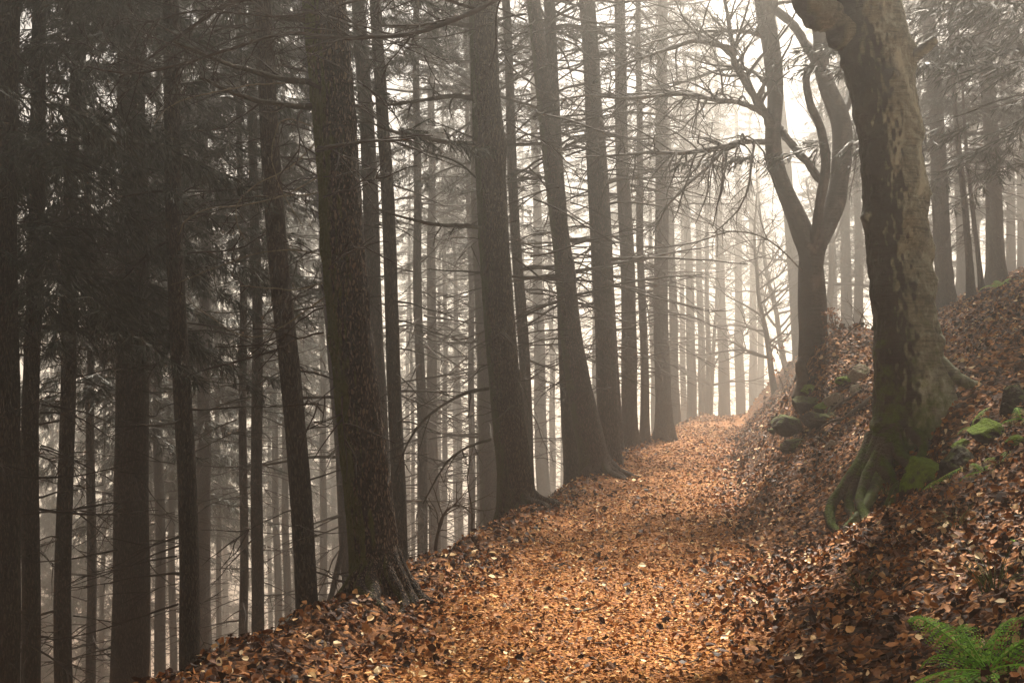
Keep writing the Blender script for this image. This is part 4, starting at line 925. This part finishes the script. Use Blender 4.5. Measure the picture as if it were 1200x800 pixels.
# ------------------------------------------------------------------ fallen leaves
def litter(name, label, regions, seed, trodden, mat):
    R_ = np.random.default_rng(seed); Xs, Ys, Ls = [], [], []
    for (y0, y1, d0, d1, dens, size, var) in regions:
        n = int((y1-y0)*(d1-d0)*dens); Yr = R_.uniform(y0, y1, n); dr = R_.uniform(d0, d1, n)
        cl = fbm(dr*1.1, Yr*1.1, 4.4, 4)
        off_path = sstep(0.8, 1.5, np.abs(dr))
        keep = R_.random(n) < np.clip(0.75 + 1.1*cl*off_path, 0.15, 1)
        # only where the view reaches
        Xr = pc(Yr)+dr
        rim = np.abs(dr + 0.25*fbm(Xr*0.7, Yr*0.7, 3))
        keep &= (R_.random(n) < (1-sstep(0.8, 1.35, rim) if trodden else sstep(0.75, 1.3, rim) + 0.10))
        keep &= (np.abs(Xr/np.maximum(Yr, 0.1)) < 0.60) & (dr > edge(Yr)-0.9)
        Yr, dr, Xr = Yr[keep], dr[keep], Xr[keep]
        sz = size*np.clip(R_.lognormal(0, var, len(Yr)), 0.4, 1.9)
        Xs.append(Xr); Ys.append(Yr); Ls.append(sz)
    X, Y, L = map(np.concatenate, (Xs, Ys, Ls)); n = len(X)
    Z = height(X, Y); Nn = normals(X, Y)
    on = np.full(n, trodden)
    tilt = np.where(on, 0.30, 0.62)[:, None]
    Nn = Nn + R_.normal(0, 1, (n, 3))*tilt; Nn /= np.linalg.norm(Nn, axis=1, keepdims=True)
    a = np.cross(Nn, R_.normal(0, 1, (n, 3))); a /= np.linalg.norm(a, axis=1, keepdims=True); b_ = np.cross(Nn, a)
    C = np.stack([X, Y, Z + np.where(on, 0.004, 0.010) + R_.uniform(0, 1, n)*np.where(on, 0.014, 0.045)], 1)
    wd = R_.uniform(0.26, 0.40, n); fold = R_.normal(0.10, 0.14, n); curl = R_.normal(0.12, 0.22, n)
    # 8 verts: base, tip, m1, m2, l1, l2, r1, r2 in units of leaf length
    pts = [(-0.5, 0, 0), (0.5, 0, 0), (-0.17, 0, 0), (0.2, 0, 0), (-0.2, 1, 1), (0.18, 0.85, 0.85), (-0.2, -1, 1), (0.18, -0.85, 0.85)]
    VV = []
    for (u, v, f) in pts:
        loc_u = u; loc_v = v*wd; w = f*fold + curl*(u*u*4*0.35) + 0.0
        j = R_.normal(0, 0.04, n)
        VV.append(C + L[:, None]*(a*(loc_u+j)[:, None] + b_*loc_v[:, None] + Nn*w[:, None]))
    V = np.stack(VV, 1).reshape(-1, 3); base = (np.arange(n)*8)[:, None]
    tri = np.concatenate([base+np.array([0, 2, 4]), base+np.array([0, 6, 2]), base+np.array([1, 5, 3]), base+np.array([1, 3, 7])])
    quad = np.concatenate([base+np.array([2, 3, 5, 4]), base+np.array([2, 6, 7, 3])])
    o = obj(name, mesh_np(name, V, [tri, quad], False), M[mat])
    tag(o, label, 'fallen leaves', None, 'stuff'); return o
litter('fallen_leaves', 'loose rust and tan beech leaves heaped on the verge and the banks', [(3.2, 9, -3.2, 5.5, 1150, 0.040, 0.36), (9, 15, -2.6, 7.5, 640, 0.046, 0.34), (15, 24, -2.4, 10, 220, 0.064, 0.3), (24, 36, -2.2, 12, 80, 0.085, 0.3), (36, 50, -2, 9, 30, 0.11, 0.3)], 9, False, 'litter')
litter('trodden_leaves', 'small flattened orange leaves trodden into the path', [(3.2, 9, -1.6, 1.6, 2600, 0.0225, 0.45), (9, 15, -1.6, 1.6, 1500, 0.028, 0.4), (15, 24, -1.6, 1.6, 420, 0.045, 0.35), (24, 36, -1.6, 1.6, 150, 0.065, 0.3), (36, 50, -1.6, 1.6, 50, 0.09, 0.3)], 10, True, 'path_litter')
Rt = np.random.default_rng(77); polys = []
for _ in range(900):
    y_ = 3.4 + 18*Rt.random()**1.6; d_ = Rt.uniform(-2.0, 5.5)
    if Rt.random() < 0.55 and abs(d_) < 1.1: continue
    x_ = float(pc(y_)) + d_; L_ = Rt.uniform(0.08, 0.42); a_ = Rt.uniform(0, PI)
    xs = x_ + np.linspace(-0.5, 0.5, 5)*L_*math.cos(a_) + Rt.normal(0, 0.01, 5); ys_ = y_ + np.linspace(-0.5, 0.5, 5)*L_*math.sin(a_) + Rt.normal(0, 0.01, 5)
    polys.append((np.stack([xs, ys_, height(xs, ys_)+Rt.uniform(0.012, 0.045)], 1), Rt.uniform(0.002, 0.0055)*np.linspace(1, 0.4, 5)))
V, Fq = tubes(polys, 4)
tag(obj('twig_litter', mesh_np('twig_litter', V, Fq), M['dead_wood']), 'small dry broken twigs strewn among the fallen leaves', 'twigs', None, 'stuff')

# ------------------------------------------------------------------ the mist
def haze_box():
    zmin = float(V_all_min) - 1.0
    x0, x1, y0, y1, z0, z1 = -560, 560, -190, 640, zmin, 26.5
    v = [(x0, y0, z0), (x1, y0, z0), (x1, y1, z0), (x0, y1, z0), (x0, y0, z1), (x1, y0, z1), (x1, y1, z1), (x0, y1, z1)]
    f = np.array([(0, 3, 2, 1), (4, 5, 6, 7), (0, 1, 5, 4), (1, 2, 6, 5), (2, 3, 7, 6), (3, 0, 4, 7)])
    m = bpy.data.materials.new('mist'); m.use_nodes = True; nt = m.node_tree; nt.nodes.clear()
    out = nt.nodes.new('ShaderNodeOutputMaterial'); pv = nt.nodes.new('ShaderNodeVolumePrincipled')
    pv.inputs['Color'].default_value = HAZE_COLOR; pv.inputs['Density'].default_value = HAZE_DENSITY; pv.inputs['Anisotropy'].default_value = HAZE_ANISO
    nt.links.new(pv.outputs[0], out.inputs['Volume'])
    o = obj('haze', mesh_np('haze', np.array(v, float), [f], False), m)
    tag(o, 'pale mist hanging through the whole wood', 'mist', None, 'stuff')
V_all_min = Zg.min()
haze_box()
bpy.context.view_layer.update()
top_z = max((o.matrix_world @ Vector(c)).z for o in S.objects if o.type == 'MESH' and o.name != 'haze' for c in o.bound_box)
print('HIGHEST', top_z, 'LOWEST', V_all_min)
